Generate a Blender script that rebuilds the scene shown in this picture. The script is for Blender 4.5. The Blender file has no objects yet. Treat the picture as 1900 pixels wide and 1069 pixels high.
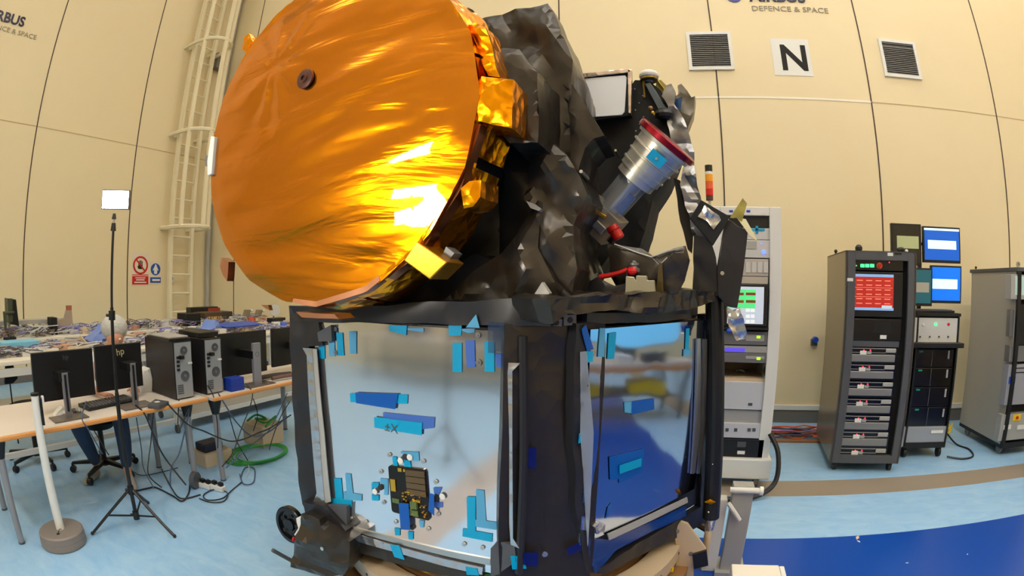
import bpy, bmesh, math, random
from mathutils import Vector, Matrix, noise
from mathutils.geometry import delaunay_2d_cdt
random.seed(7)
SC = bpy.context.scene
COL = SC.collection
# ------------------------------------------------------------------ camera (fisheye lens), lights of the hall, exposure
F_PX, PITCH, ROLL, HEAD, CAM_H = 926.5, -.0142, .0166, .3536, 1.7
camd = bpy.data.cameras.new('camera'); cam = bpy.data.objects.new('camera', camd); COL.objects.link(cam)
SC.camera = cam
camd.type = 'PANO'; camd.sensor_width = 36; camd.sensor_fit = 'HORIZONTAL'; camd.clip_start = .02
camd.panorama_type = 'FISHEYE_LENS_POLYNOMIAL'; camd.fisheye_fov = math.radians(175)
camd.fisheye_polynomial_k0 = 0; camd.fisheye_polynomial_k1 = -1/(F_PX*36/1900)
camd.fisheye_polynomial_k2 = 0; camd.fisheye_polynomial_k3 = 0; camd.fisheye_polynomial_k4 = 0
_R = Matrix.Rotation(HEAD, 3, 'Z')@Matrix.Rotation(PITCH, 3, 'X')@Matrix.Rotation(math.pi/2, 3, 'X')@Matrix.Rotation(ROLL, 3, 'Z')
_M = _R.to_4x4(); _M.translation = (0, 0, CAM_H); cam.matrix_world = _M
SC.view_settings.view_transform = 'Standard'; SC.view_settings.look = 'None'
SC.view_settings.exposure = 0.0; SC.view_settings.gamma = 1
SC.view_settings.use_curve_mapping = False
SC.cycles.max_bounces = 8; SC.cycles.diffuse_bounces = 4; SC.cycles.glossy_bounces = 5
SC.cycles.transparent_max_bounces = 12; SC.cycles.sample_clamp_indirect = 6
SC.cycles.caustics_reflective = False; SC.cycles.caustics_refractive = False
wd = bpy.data.worlds.new('world'); SC.world = wd; wd.use_nodes = True
wd.node_tree.nodes['Background'].inputs[0].default_value = (.9, .85, .75, 1)
wd.node_tree.nodes['Background'].inputs[1].default_value = .3
CEIL_POWER, LED_POWER = 18.2, 120.0
YW, XW, XE, YS, ZC = 6.3, -9.03, 8.0, -4.6, 9.5       # back wall, left wall, right wall, wall behind, ceiling

# ------------------------------------------------------------------ helpers
def lin(c):
    return tuple(((v/255)/12.92 if v/255 <= .04045 else ((v/255+.055)/1.055)**2.4) for v in c)
MATS = {}
def mat(name, rgb, rough=.5, metal=0., emit=0., alpha=1., bump=None, vary=0., spec=.5, coat=0., trans=0.):
    """rgb in sRGB 0-255. bump=(scale, strength, kind). vary: slow brightness mottling of the thing's own colour."""
    if name in MATS: return MATS[name]
    m = bpy.data.materials.new(name); m.use_nodes = True; nt = m.node_tree; N = nt.nodes; L = nt.links
    b = N['Principled BSDF']; c = lin(rgb)+(1,)
    b.inputs['Base Color'].default_value = c; b.inputs['Roughness'].default_value = rough
    b.inputs['Metallic'].default_value = metal; b.inputs['Specular IOR Level'].default_value = spec
    b.inputs['Coat Weight'].default_value = coat; b.inputs['Transmission Weight'].default_value = trans
    if alpha < 1: b.inputs['Alpha'].default_value = alpha
    if emit: b.inputs['Emission Color'].default_value = c; b.inputs['Emission Strength'].default_value = emit
    tc = N.new('ShaderNodeTexCoord')
    if vary:
        n = N.new('ShaderNodeTexNoise'); n.inputs['Scale'].default_value = 3; n.inputs['Detail'].default_value = 6
        L.new(tc.outputs['Object'], n.inputs['Vector'])
        r = N.new('ShaderNodeMapRange'); r.inputs[3].default_value = 1-vary; r.inputs[4].default_value = 1+vary
        L.new(n.outputs[0], r.inputs[0])
        mx = N.new('ShaderNodeVectorMath'); mx.operation = 'SCALE'; mx.inputs[0].default_value = c[:3]
        L.new(r.outputs[0], mx.inputs['Scale']); L.new(mx.outputs[0], b.inputs['Base Color'])
    if bump:
        sc, st, kind = bump
        bp = N.new('ShaderNodeBump'); bp.inputs['Strength'].default_value = st; bp.inputs['Distance'].default_value = .02
        if kind in ('noise', 'streak'):
            n = N.new('ShaderNodeTexNoise'); n.inputs['Scale'].default_value = sc; n.inputs['Detail'].default_value = 4
        else:
            n = N.new('ShaderNodeTexVoronoi'); n.inputs['Scale'].default_value = sc; n.feature = 'F1'
        if kind == 'foil':
            w = N.new('ShaderNodeTexNoise'); w.inputs['Scale'].default_value = sc*.5
            L.new(tc.outputs['Object'], w.inputs['Vector'])
            ad = N.new('ShaderNodeVectorMath'); ad.operation = 'MULTIPLY_ADD'
            L.new(w.outputs['Color'], ad.inputs[0]); ad.inputs[1].default_value = (.5/sc*2,)*3
            L.new(tc.outputs['Object'], ad.inputs[2]); L.new(ad.outputs[0], n.inputs['Vector'])
        elif kind == 'streak':
            mp = N.new('ShaderNodeMapping'); mp.inputs['Scale'].default_value = (.9, 1, 5.5); mp.inputs['Rotation'].default_value = (0, .12, 0)
            n.inputs['Distortion'].default_value = .9; n.inputs['Roughness'].default_value = .45
            L.new(tc.outputs['Object'], mp.inputs[0]); L.new(mp.outputs[0], n.inputs['Vector'])
        else: L.new(tc.outputs['Object'], n.inputs['Vector'])
        L.new(n.outputs[0], bp.inputs['Height']); L.new(bp.outputs[0], b.inputs['Normal'])
    MATS[name] = m
    return m

def ray(px, py):
    """direction in the hall of the line of sight through a point of the 1900x1069 photograph"""
    x = px-950.; y = -(py-534.5); r = max(math.hypot(x, y), 1e-9); t = r/F_PX; s = math.sin(t)/r
    cx, cy, cz = x*s, math.cos(t), y*s
    c, q = math.cos(ROLL), math.sin(ROLL); cx, cz = c*cx-q*cz, q*cx+c*cz
    c, q = math.cos(PITCH), math.sin(PITCH); cy, cz = c*cy-q*cz, q*cy+c*cz
    c, q = math.cos(-HEAD), math.sin(-HEAD)
    return Vector((cx*c+cy*q, -cx*q+cy*c, cz))
EYE = Vector((0, 0, CAM_H))
def atY(px, py, Y): d = ray(px, py); return EYE+d*(Y/d.y)
def atX(px, py, X): d = ray(px, py); return EYE+d*(X/d.x)
def atZ(px, py, Z): d = ray(px, py); return EYE+d*((Z-CAM_H)/d.z)

class Frame:
    """upright plane through O, running along u; n points out of it; coordinates (s, z, d)"""
    def __init__(s, O, u):
        s.O = Vector((O[0], O[1], 0)); s.u = Vector((u[0], u[1], 0)).normalized(); s.n = Vector((s.u.y, -s.u.x, 0))
    def hit(s, px, py, d=0):
        r = ray(px, py); o = s.O+s.n*d; t = ((o-EYE).dot(s.n))/r.dot(s.n); P = EYE+r*t
        return (P-s.O).dot(s.u), P.z
    def P(s, a, z, d=0): return s.O+s.u*a+s.n*d+Vector((0, 0, z))
    def rect(s, x0, y0, x1, y1, d=0):
        xm, ym = (x0+x1)/2, (y0+y1)/2
        return s.hit(x0, ym, d)[0], s.hit(x1, ym, d)[0], s.hit(xm, y1, d)[1], s.hit(xm, y0, d)[1]
WX = Frame((0, 0), (1, 0))
def fy(Y): return Frame((0, Y), (1, 0))        # plane y=Y seen from -y; s = world x
def fx(X): return Frame((X, 0), (0, 1))        # plane x=X seen from +x; s = world y

class MB:
    def __init__(s): s.v = []; s.f = []; s.sm = []
    def add(s, vs, fs, smooth=False):
        o = len(s.v); s.v += [Vector(p) for p in vs]
        for f in fs: s.f.append(tuple(i+o for i in f)); s.sm.append(smooth)
        return s
    def hexa(s, c):   # 8 corners, bottom 4 then top 4
        return s.add(c, [(0, 3, 2, 1), (4, 5, 6, 7), (0, 1, 5, 4), (1, 2, 6, 5), (2, 3, 7, 6), (3, 0, 4, 7)])
    def box(s, x0, x1, y0, y1, z0, z1):
        return s.hexa([(x0, y0, z0), (x1, y0, z0), (x1, y1, z0), (x0, y1, z0), (x0, y0, z1), (x1, y0, z1), (x1, y1, z1), (x0, y1, z1)])
    def fbox(s, F, a0, a1, z0, z1, d0, d1):
        return s.hexa([F.P(a0, z0, d1), F.P(a1, z0, d1), F.P(a1, z0, d0), F.P(a0, z0, d0), F.P(a0, z1, d1), F.P(a1, z1, d1), F.P(a1, z1, d0), F.P(a0, z1, d0)])
    def fpoly(s, F, pts, d0, d1):   # polygon of (a,z) extruded d0..d1
        n = len(pts)
        vs = [F.P(a, z, d0) for a, z in pts]+[F.P(a, z, d1) for a, z in pts]
        return s.add(vs, [tuple(range(n))[::-1], tuple(range(n, 2*n))]+[(i, (i+1) % n, n+(i+1) % n, n+i) for i in range(n)])
    def prism(s, pts, z0, z1):
        n = len(pts)
        vs = [(x, y, z0) for x, y in pts]+[(x, y, z1) for x, y in pts]
        return s.add(vs, [tuple(range(n))[::-1], tuple(range(n, 2*n))]+[(i, (i+1) % n, n+(i+1) % n, n+i) for i in range(n)])
    def lathe(s, p0, ax, prof, seg=24, smooth=True, cap=True):
        """prof: (distance along axis, radius)"""
        p0 = Vector(p0); ax = Vector(ax).normalized(); e = ax.orthogonal().normalized(); g = ax.cross(e)
        vs = []
        for h, r in prof:
            for k in range(seg):
                a = 2*math.pi*k/seg; vs.append(p0+ax*h+(e*math.cos(a)+g*math.sin(a))*max(r, 1e-5))
        fs = [(i*seg+k, i*seg+(k+1) % seg, (i+1)*seg+(k+1) % seg, (i+1)*seg+k) for i in range(len(prof)-1) for k in range(seg)]
        s.add(vs, fs, smooth)
        if not cap: return s
        n = len(prof)-1; o = len(s.v)-len(vs)
        s.f.append(tuple(o+k for k in range(seg))[::-1]); s.sm.append(False)
        s.f.append(tuple(o+n*seg+k for k in range(seg))); s.sm.append(False)
        return s
    def cyl(s, p0, p1, r0, r1=None, seg=16):
        p0, p1 = Vector(p0), Vector(p1); r1 = r0 if r1 is None else r1
        return s.lathe(p0, p1-p0, [(0, r0), ((p1-p0).length, r1)], seg)
    def ball(s, c, r, seg=16, sc=(1, 1, 1)):
        c = Vector(c); n = seg//2; vs = [c+Vector((0, 0, -r*sc[2]))]
        for i in range(1, n):
            t = -math.pi/2+math.pi*i/n
            for k in range(seg):
                a = 2*math.pi*k/seg; vs.append(c+Vector((r*sc[0]*math.cos(t)*math.cos(a), r*sc[1]*math.cos(t)*math.sin(a), r*sc[2]*math.sin(t))))
        vs.append(c+Vector((0, 0, r*sc[2])))
        fs = [(0, 1+(k+1) % seg, 1+k) for k in range(seg)]
        for i in range(n-2): fs += [(1+i*seg+k, 1+i*seg+(k+1) % seg, 1+(i+1)*seg+(k+1) % seg, 1+(i+1)*seg+k) for k in range(seg)]
        t = len(vs)-1; o = 1+(n-2)*seg; fs += [(o+k, o+(k+1) % seg, t) for k in range(seg)]
        return s.add(vs, fs, True)
    def tube(s, pts, r, seg=8, smooth=3):
        pts = [Vector(p) for p in pts]
        if smooth > 1 and len(pts) > 2:    # catmull-rom
            q = []
            for i in range(len(pts)-1):
                a = pts[max(i-1, 0)]; b = pts[i]; c = pts[i+1]; d = pts[min(i+2, len(pts)-1)]
                for k in range(smooth*2):
                    t = k/(smooth*2); q.append(.5*((2*b)+(c-a)*t+(2*a-5*b+4*c-d)*t*t+(3*b-a-3*c+d)*t**3))
            pts = q+[pts[-1]]
        n = len(pts); vs = []; T = (pts[1]-pts[0]).normalized(); e = T.orthogonal().normalized()
        for i in range(n):
            T = (pts[min(i+1, n-1)]-pts[max(i-1, 0)])
            T = T.normalized() if T.length > 1e-9 else Vector((0, 0, 1))
            e = (e-T*e.dot(T)); e = e.normalized() if e.length > 1e-6 else T.orthogonal().normalized(); g = T.cross(e)
            for k in range(seg):
                a = 2*math.pi*k/seg; vs.append(pts[i]+(e*math.cos(a)+g*math.sin(a))*r)
        fs = [(i*seg+k, i*seg+(k+1) % seg, (i+1)*seg+(k+1) % seg, (i+1)*seg+k) for i in range(n-1) for k in range(seg)]
        fs += [tuple(range(seg))[::-1], tuple((n-1)*seg+k for k in range(seg))]
        return s.add(vs, fs, True)
    def mark(s, k): s.mk = getattr(s, 'mk', [])+[(len(s.f), k)]; return s     # faces from here on take material k
    def build(s, name, m, parent=None, bevel=0, mods=None, fix=True):
        me = bpy.data.meshes.new(name); org = Vector((0, 0, 0))
        p = parent
        if p is not None: org = Vector(p['_o'])
        elif s.v:
            lo = Vector([min(v[i] for v in s.v) for i in range(3)]); hi = Vector([max(v[i] for v in s.v) for i in range(3)])
            org = Vector(((lo.x+hi.x)/2, (lo.y+hi.y)/2, lo.z))
        me.from_pydata([tuple(v-org) for v in s.v], [], s.f)
        for poly, f in zip(me.polygons, s.sm): poly.use_smooth = f
        if fix:
            bm = bmesh.new(); bm.from_mesh(me); bmesh.ops.recalc_face_normals(bm, faces=bm.faces); bm.to_mesh(me); bm.free()
        if any(s.sm): me.set_sharp_from_angle(angle=.34)
        for q in (m if isinstance(m, (list, tuple)) else [m]): me.materials.append(q)
        for i, k in getattr(s, 'mk', []):
            for poly in me.polygons[i:]: poly.material_index = k
        o = bpy.data.objects.new(name, me); COL.objects.link(o); o['_o'] = tuple(org)
        if p is not None: o.parent = p
        else: o.location = org
        if bevel:
            b = o.modifiers.new('bevel', 'BEVEL'); b.width = bevel; b.segments = 2; b.limit_method = 'ANGLE'; b.angle_limit = .6
        return o
def tag(o, label=None, cat=None, group=None, kind=None):
    if label: o['label'] = label
    if cat: o['category'] = cat
    if group: o['group'] = group
    if kind: o['kind'] = kind
    return o
def empty(name, loc, label, cat, group=None):
    o = bpy.data.objects.new(name, None); COL.objects.link(o); o.location = loc; o['_o'] = tuple(loc)
    o.empty_display_size = .1
    return tag(o, label, cat, group)
def struct(mb, name, m, **k): return tag(mb.build(name, m, **k), kind='structure')
def text_mb(txt, F, a, z, size, d=.004, thick=.002, stretch=1., tilt=0., bold=0.):
    cu = bpy.data.curves.new('lettering', 'FONT'); cu.body = txt; cu.size = size; cu.offset = bold; cu.resolution_u = 3
    to = bpy.data.objects.new('lettering', cu); COL.objects.link(to)
    dg = bpy.context.evaluated_depsgraph_get(); me = bpy.data.meshes.new_from_object(to.evaluated_get(dg))
    mb = MB(); ct, st = math.cos(tilt), math.sin(tilt); vs = []
    for dd in (d, d+thick):
        vs += [F.P(a+(v.co.x*ct-v.co.y*st)*stretch, z+v.co.x*st+v.co.y*ct, dd) for v in me.vertices]
    n = len(me.vertices); fs = [tuple(p.vertices) for p in me.polygons]
    mb.add(vs, [f[::-1] for f in fs]+[tuple(i+n for i in f) for f in fs])
    bpy.data.objects.remove(to); bpy.data.meshes.remove(me)
    return mb

# crumpled film: a sum of triangle waves in random directions makes flat facets with sharp folds
def folds(seed, n=7, f0=4., f1=14., zs=1.):
    rg = random.Random(seed); K = []
    for i in range(n):
        d = Vector((rg.gauss(0, 1), rg.gauss(0, 1), rg.gauss(0, 1)*zs)).normalized(); f = f0*(f1/f0)**(i/(n-1))
        K.append((d*f, rg.random(), (f0/f)**.9))
    S = sum(k[2] for k in K)
    def h(p):
        g = p*2.3; w = Vector((noise.noise(g), noise.noise(g+Vector((9.3, 1.1, 4.7))), noise.noise(g+Vector((2.9, 7.7, 13.1)))))*.10
        q = p+w; t = 0
        for d, ph, a in K:
            u = (q.dot(d)+ph) % 1.; t += a*(abs(u-.5)*4-1)
        return t/S*2
    return h
def foil_solid(mb, F, pts, d0, d1, cell=.03, amp=.02, bulge=.0, seed=1, back=1.0, f0=4., f1=14., rings=None, zs=1.):
    """solid with outline pts (a,z) in frame F from depth d1 (near) back to d0, its skin folded like crumpled film.
    back scales the rear outline about its centre."""
    h = folds(seed, f0=f0, f1=f1, zs=zs); B = []
    n = len(pts)
    for i in range(n):
        a, b = Vector(pts[i]).to_2d(), Vector(pts[(i+1) % n]).to_2d(); k = max(1, int((b-a).length/cell))
        for j in range(k): B.append(a+(b-a)*(j/k))
    nb = len(B); xs = [p.x for p in B]; zs = [p.y for p in B]
    def inside(p):
        c = False; j = nb-1
        for i in range(nb):
            if (B[i].y > p.y) != (B[j].y > p.y) and p.x < (B[j].x-B[i].x)*(p.y-B[i].y)/(B[j].y-B[i].y)+B[i].x: c = not c
            j = i
        return c
    P = list(B); z = min(zs); row = 0
    while z < max(zs):
        x = min(xs)+(cell/2 if row % 2 else 0)
        while x < max(xs):
            p = Vector((x, z))
            if inside(p) and min((p-q).length_squared for q in B) > (cell*.6)**2: P.append(p)
            x += cell
        z += cell*.87; row += 1
    V, E, T, ov, _, _ = delaunay_2d_cdt(P, [(i, (i+1) % nb) for i in range(nb)], [], 1, 1e-6)
    c = Vector((sum(xs)/nb, sum(zs)/nb))
    idx = {}
    for i, o in enumerate(ov):
        for k in o: idx[k] = i
    bd = [idx[i] for i in range(nb)]; bs = set(bd)
    def dist(p): return min((p-q).length for q in B)
    def pos(p, d, sc, edge):
        q = c+(p-c)*sc; w = F.P(q.x, q.y, d); k = h(w)*amp
        return w+F.n*k*(1 if not edge else .5)+F.u*(h(w+Vector((3, 1, 2)))*amp*.35 if edge else 0)+Vector((0, 0, h(w+Vector((1, 5, 2)))*amp*.35 if edge else 0))
    front = []
    for i, v in enumerate(V):
        e = i in bs; dd = d1
        if bulge and not e: dd += bulge*(1-math.exp(-dist(v)/(bulge*2.0)))
        front.append(pos(v, dd, 1, e))
    vs = list(front); fs = [tuple(t) for t in T]; nf = len(vs)
    R = rings or max(1, int(abs(d1-d0)/(cell*1.3))); prev = list(bd)
    for r in range(1, R+1):
        t = r/R; o = len(vs)
        for i in bd: vs.append(pos(V[i], d1+(d0-d1)*t, 1+(back-1)*t, True))
        cur = list(range(o, o+nb))
        fs += [(prev[i], prev[(i+1) % nb], cur[(i+1) % nb], cur[i]) for i in range(nb)]; prev = cur
    fs.append(tuple(prev))
    return mb.add(vs, fs, True)
def pxs(F, pts, d=0): return [F.hit(x, y, d) for x, y in pts]
# ------------------------------------------------------------------ materials
M_wall = mat('cream_wall_panel', (232, 216, 178), .55, vary=.02)
M_seam = mat('dark_seam', (70, 55, 45), .7)
M_seamw = mat('white_seam', (243, 236, 220), .5)
M_ceil = mat('ceiling_white', (225, 222, 214), .8)
M_white = mat('white_paint', (225, 225, 222), .4)
M_offw = mat('off_white_panel', (205, 205, 203), .45)
M_lgrey = mat('light_grey_metal', (172, 172, 170), .4, .2)
M_mgrey = mat('mid_grey_metal', (120, 120, 122), .4, .3)
M_dgrey = mat('dark_grey_coat', (78, 80, 86), .45)
M_cove = mat('grey_cove', (110, 106, 100), .5)
M_black = mat('black_plastic', (16, 16, 18), .4)
M_blackm = mat('black_matt', (10, 10, 12), .75)
M_blackg = mat('black_gloss', (14, 14, 18), .15)
M_alu = mat('aluminium', (190, 190, 188), .3, .9)
M_steel = mat('steel_screw', (205, 203, 198), .25, .9)
M_red = mat('red_cap', (200, 20, 25), .3)
M_redano = mat('red_anodised', (150, 20, 40), .25, .7)
M_yellow = mat('yellow_plastic', (240, 205, 20), .4)
M_green = mat('green_cable', (45, 150, 60), .5)
M_orange = mat('orange_cable', (225, 95, 50), .5)
M_blue = mat('blue_plastic', (25, 75, 190), .4)
M_beige = mat('beige_coated_metal', (196, 176, 148), .4, .15)
M_brown = mat('brown_coated_metal', (150, 110, 70), .4, .3)
M_desk = mat('desk_laminate', (216, 206, 196), .5, vary=.03)
M_edge = mat('desk_wood_edge', (214, 148, 82), .5, vary=.06)
M_leg = mat('desk_leg_grey', (150, 150, 155), .35, .3)
M_gold = mat('gold_film', (219, 134, 3), .19, 1., bump=(1.6, .55, 'streak'), coat=.6)
M_gold2 = mat('gold_film_crumpled', (236, 152, 14), .26, 1., bump=(24, .3, 'foil'))
M_copper = mat('copper_strip', (190, 135, 105), .3, .9)
M_mli = mat('black_film', (62, 57, 52), .30, .55, bump=(12, .22, 'foil'), spec=.6)
M_mlid = mat('black_film_smooth', (34, 33, 38), .4, .1, bump=(7, .12, 'foil'))
M_silver = mat('silver_film', (236, 238, 244), .10, .92, bump=(5, .02, 'noise'))
M_silverc = mat('silver_film_crumpled', (196, 196, 200), .24, .9, bump=(20, .35, 'foil'))
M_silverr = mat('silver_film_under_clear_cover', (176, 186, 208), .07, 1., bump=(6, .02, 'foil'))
M_tape = mat('blue_tape', (0, 168, 220), .35, alpha=.88)
M_tapel = mat('pale_blue_tape', (95, 180, 226), .35, alpha=.75)
M_tapev = mat('violet_blue_tape', (75, 120, 210), .35, alpha=.75)
M_taped = mat('dark_blue_tape', (5, 90, 185), .35, alpha=.9)
M_navy = mat('navy_film', (15, 25, 110), .12, alpha=.7)
M_clear = mat('clear_film', (235, 240, 248), .08, alpha=.13)
M_glass = mat('clear_sleeve', (215, 220, 225), .05, alpha=.28)
M_skin = mat('skin', (205, 150, 125), .5)
M_jeans = mat('denim', (50, 66, 92), .85)
M_coat = mat('white_coat', (205, 208, 214), .8)
M_shoe = mat('grey_shoe_cover', (170, 162, 152), .8)
M_net = mat('hair_net', (188, 188, 186), .85, bump=(40, .5, 'noise'))
M_hair = mat('dark_hair', (60, 55, 52), .8)
M_cable = mat('black_cable', (22, 24, 30), .45)
M_cableb = mat('blue_grey_cable', (60, 80, 110), .5)
M_cablew = mat('white_cable', (200, 205, 208), .5)
M_card = mat('pale_cardboard', (206, 186, 158), .8)
M_lbl = mat('label_white', (228, 228, 225), .5)
M_screend = mat('dark_screen', (20, 22, 24), .2)
M_ledg = mat('green_lamp', (60, 255, 120), .4, emit=2.5)
M_ledr = mat('red_lamp', (255, 50, 60), .4, emit=3)
M_ledb = mat('blue_lamp', (70, 90, 255), .4, emit=4)
M_led = mat('led_panel_light', (255, 250, 240), .4, emit=LED_POWER)

# floor: pale blue marbled vinyl, grey stripes, a deep blue zone
def floor_material():
    m = bpy.data.materials.new('marbled_vinyl_floor'); m.use_nodes = True; nt = m.node_tree; N = nt.nodes; L = nt.links
    b = N['Principled BSDF']; b.inputs['Roughness'].default_value = .28
    g = N.new('ShaderNodeNewGeometry'); sp = N.new('ShaderNodeSeparateXYZ'); L.new(g.outputs['Position'], sp.inputs[0])
    def mth(op, a, c=None, v=None):
        n = N.new('ShaderNodeMath'); n.operation = op
        for i, q in enumerate((a, c)):
            if q is None: continue
            if isinstance(q, (int, float)): n.inputs[i].default_value = q
            else: L.new(q, n.inputs[i])
        return n.outputs[0]
    X, Y = sp.outputs[0], sp.outputs[1]
    yy = mth('SUBTRACT', Y, mth('MULTIPLY', X, .05))
    band = mth('MULTIPLY', mth('MULTIPLY', mth('GREATER_THAN', yy, 3.885), mth('LESS_THAN', yy, 4.23)), mth('GREATER_THAN', X, -3.6))
    band2 = mth('MULTIPLY', mth('MULTIPLY', mth('GREATER_THAN', X, -1.78), mth('LESS_THAN', X, -1.42)), mth('LESS_THAN', Y, .75))
    deep = mth('MULTIPLY', mth('LESS_THAN', yy, 3.145), mth('GREATER_THAN', X, -.25))
    n1 = N.new('ShaderNodeTexNoise'); n1.inputs['Scale'].default_value = 2.6; n1.inputs['Detail'].default_value = 9; n1.inputs['Distortion'].default_value = .7; n1.inputs['Roughness'].default_value = .62
    mp = N.new('ShaderNodeMapping'); mp.inputs['Scale'].default_value = (1.6, 4., 1); L.new(g.outputs['Position'], mp.inputs[0]); L.new(mp.outputs[0], n1.inputs['Vector'])
    cr = N.new('ShaderNodeValToRGB'); cr.color_ramp.elements[0].position = .3; cr.color_ramp.elements[1].position = .72
    cr.color_ramp.elements[0].color = lin((138, 186, 232))+(1,); cr.color_ramp.elements[1].color = lin((166, 205, 240))+(1,)
    L.new(n1.outputs[0], cr.inputs[0])
    def mix(f, a, c):
        n = N.new('ShaderNodeMix'); n.data_type = 'RGBA'; L.new(f, n.inputs[0]); L.new(a, n.inputs[6])
        if isinstance(c, tuple): n.inputs[7].default_value = lin(c)+(1,)
        else: L.new(c, n.inputs[7])
        return n.outputs[2]
    c = mix(band, cr.outputs[0], (150, 138, 124)); c = mix(band2, c, (170, 165, 165)); c = mix(deep, c, (0, 70, 170))
    L.new(c, b.inputs['Base Color'])
    return m
M_floor = floor_material()

# ------------------------------------------------------------------ the hall
struct(MB().box(XW-.2, XE+.2, YS-.2, YW+.2, -.2, 0), 'floor', M_floor)
struct(MB().box(XW-.2, XE+.2, YS-.2, YW+.2, ZC, ZC+.2), 'ceiling', M_ceil)
struct(MB().box(XW-.2, XE+.2, YW, YW+.2, 0, ZC), 'wall_back', M_wall)
struct(MB().box(XW-.2, XW, YS, YW, 0, ZC), 'wall_left', M_wall)
struct(MB().box(XE, XE+.2, YS, YW, 0, ZC), 'wall_right', M_wall)
struct(MB().box(XW-.2, XE+.2, YS-.2, YS, 0, ZC), 'wall_front', M_wall)
tn = 0
P0 = 2.13
for k in range(-4, 4):                                 # dark panel seams of the back wall
    x = .457+P0*k
    if k == -4: x = -8.12
    if x < XE: tn += 1; struct(MB().box(x-.009, x+.009, YW-.006, YW+.01, .2, ZC), 'trim_%d' % tn, M_seam)
for k in range(0, 6):                                  # and of the left wall
    y = 4.32-P0*k; tn += 1; struct(MB().box(XW-.01, XW+.006, y-.010, y+.010, .2, ZC), 'trim_%d' % tn, M_seam)
ZS = 4.11
tn += 1; struct(MB().box(-9, 2.59, YW-.006, YW+.01, ZS-.014, ZS+.014), 'trim_%d' % tn, M_seamw)
tn += 1; struct(MB().box(2.59, XE, YW-.004, YW+.01, ZS-.006, ZS+.006), 'trim_%d' % tn, mat('faint_seam', (196, 176, 136), .6))
tn += 1; struct(MB().box(XW-.01, XW+.004, YS, YW, ZS-.008, ZS+.008), 'trim_%d' % tn, mat('faint_seam', (196, 176, 136), .6))
struct(MB().box(XW, XE, YW-.035, YW, 0, .14).box(XW, XE, YW-.02, YW, .14, .16), 'baseboard_back', M_cove)
tn += 1; struct(MB().box(XW, XE, YW-.03, YW, .165, .225), 'trim_%d' % tn, M_white)
struct(MB().box(XW, XW+.035, YS, YW, 0, .16), 'baseboard_left', M_cove)
tn += 1; struct(MB().box(XW, XW+.03, YS, YW, .165, .225), 'trim_%d' % tn, M_white)

# ceiling luminaires, out of view, added to light the hall
for i, x in enumerate((-7, -3.6, -.2, 3.2, 6.4)):
    for j, y in enumerate((-3.6, -1.0, 1.8, 4.9)):
        t = empty('added_ceiling_light', (x, y, ZC-.08), 'long white ceiling light out of view, added to light the hall', 'ceiling light', 'added ceiling lights of the hall')
        MB().box(x-.8, x+.8, y-.35, y+.35, ZC-.08, ZC).build('housing', M_white, t)
        w = CEIL_POWER*(1.08 if x > -1 else .36)*(2.3 if y < -3 else 1)  # left lamps dimmed for a darker wall, rear row boosted for reflections
        MB().box(x-.75, x+.75, y-.3, y+.3, ZC-.095, ZC-.08).build('diffuser', mat('added_ceiling_lamp_%d' % (w*10), (255, 250, 240), .5, emit=w), t)

# ------------------------------------------------------------------ the spacecraft
FF = Frame((0, 1.57), (1, 0)); FR = Frame((-.30, 1.74), (.534, .845))
S = empty('spacecraft', (-.93, 2.4, .58), 'large spacecraft with gold film telescope cover and silver panels on a hexagonal black body', 'spacecraft')
BX0, BX1, BZ0, BZ1 = -1.59, -.585, .62, 1.54
hexp = [(BX0, 1.60), (BX0+.03, 1.57), (BX1, 1.57), (-.30, 1.74), (.13, 2.42), (.06, 2.56), (-.40, 3.30), (-1.40, 3.30), (-1.93, 2.44)]
MB().prism(hexp, .60, 1.545).build('bus_body', M_mlid, S, bevel=.006)

def quad(F, pts, d0, d1, name, m, parent, rows=1):
    return MB().fpoly(F, [F.hit(x, y, d1) for x, y in pts], d0, d1).build(name, m, parent)
def z5(*p): return [(500+x*.2632, 560+y*.2632) for x, y in p]
def z6(*p): return [(500+x*.2632, 789+y*.2632) for x, y in p]
def z7(*p): return [(920+x*.2632, 540+y*.2632) for x, y in p]
def z8(*p): return [(920+x*.2632, 789+y*.2632) for x, y in p]

# front radiator: bright film, its folded silver edges, tape, screws, circuit window
def sheet(F, s0, s1, z0, z1, d, seed, amp, cell=.03, th=.004):
    """nearly flat film with slow waves, as a thin closed sheet"""
    nx = max(2, int((s1-s0)/cell)); nz = max(2, int((z1-z0)/cell)); mb = MB(); vs = []
    for k in range(2):
        for j in range(nz+1):
            for i in range(nx+1):
                a = s0+(s1-s0)*i/nx; z = z0+(z1-z0)*j/nz
                e = min(a-s0, s1-a, z-z0, z1-z)/.08; e = min(1, max(0, e))
                w = noise.noise(Vector((a*3.1, z*2.2, seed)))*amp*e+noise.noise(Vector((a*9, z*6, seed+5)))*amp*.18*e
                vs.append(F.P(a, z, d+(w+th if k == 0 else -th)))
    n = (nx+1)*(nz+1); fs = []
    for j in range(nz):
        for i in range(nx):
            q = j*(nx+1)+i; fs.append((q, q+1, q+nx+2, q+nx+1)); fs.append((n+q, n+q+nx+1, n+q+nx+2, n+q+1))
    for j in range(nz): q = j*(nx+1); fs.append((q, q+nx+1, n+q+nx+1, n+q)); q += nx; fs.append((q, n+q, n+q+nx+1, q+nx+1))
    for i in range(nx): q = i; fs.append((q, n+q, n+q+1, q+1)); q = nz*(nx+1)+i; fs.append((q, q+1, n+q+1, n+q))
    return mb.add(vs, fs, True)
s0, s1 = FF.hit(588, 620)[0], FF.hit(948, 750)[0]
zt, zb = FF.hit(780, 605)[1], FF.hit(643, 985)[1]
rad = sheet(FF, s0, s1, zb, zt, .010, 3.3, .0014).build('radiator_panel', M_silver, S)
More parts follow.
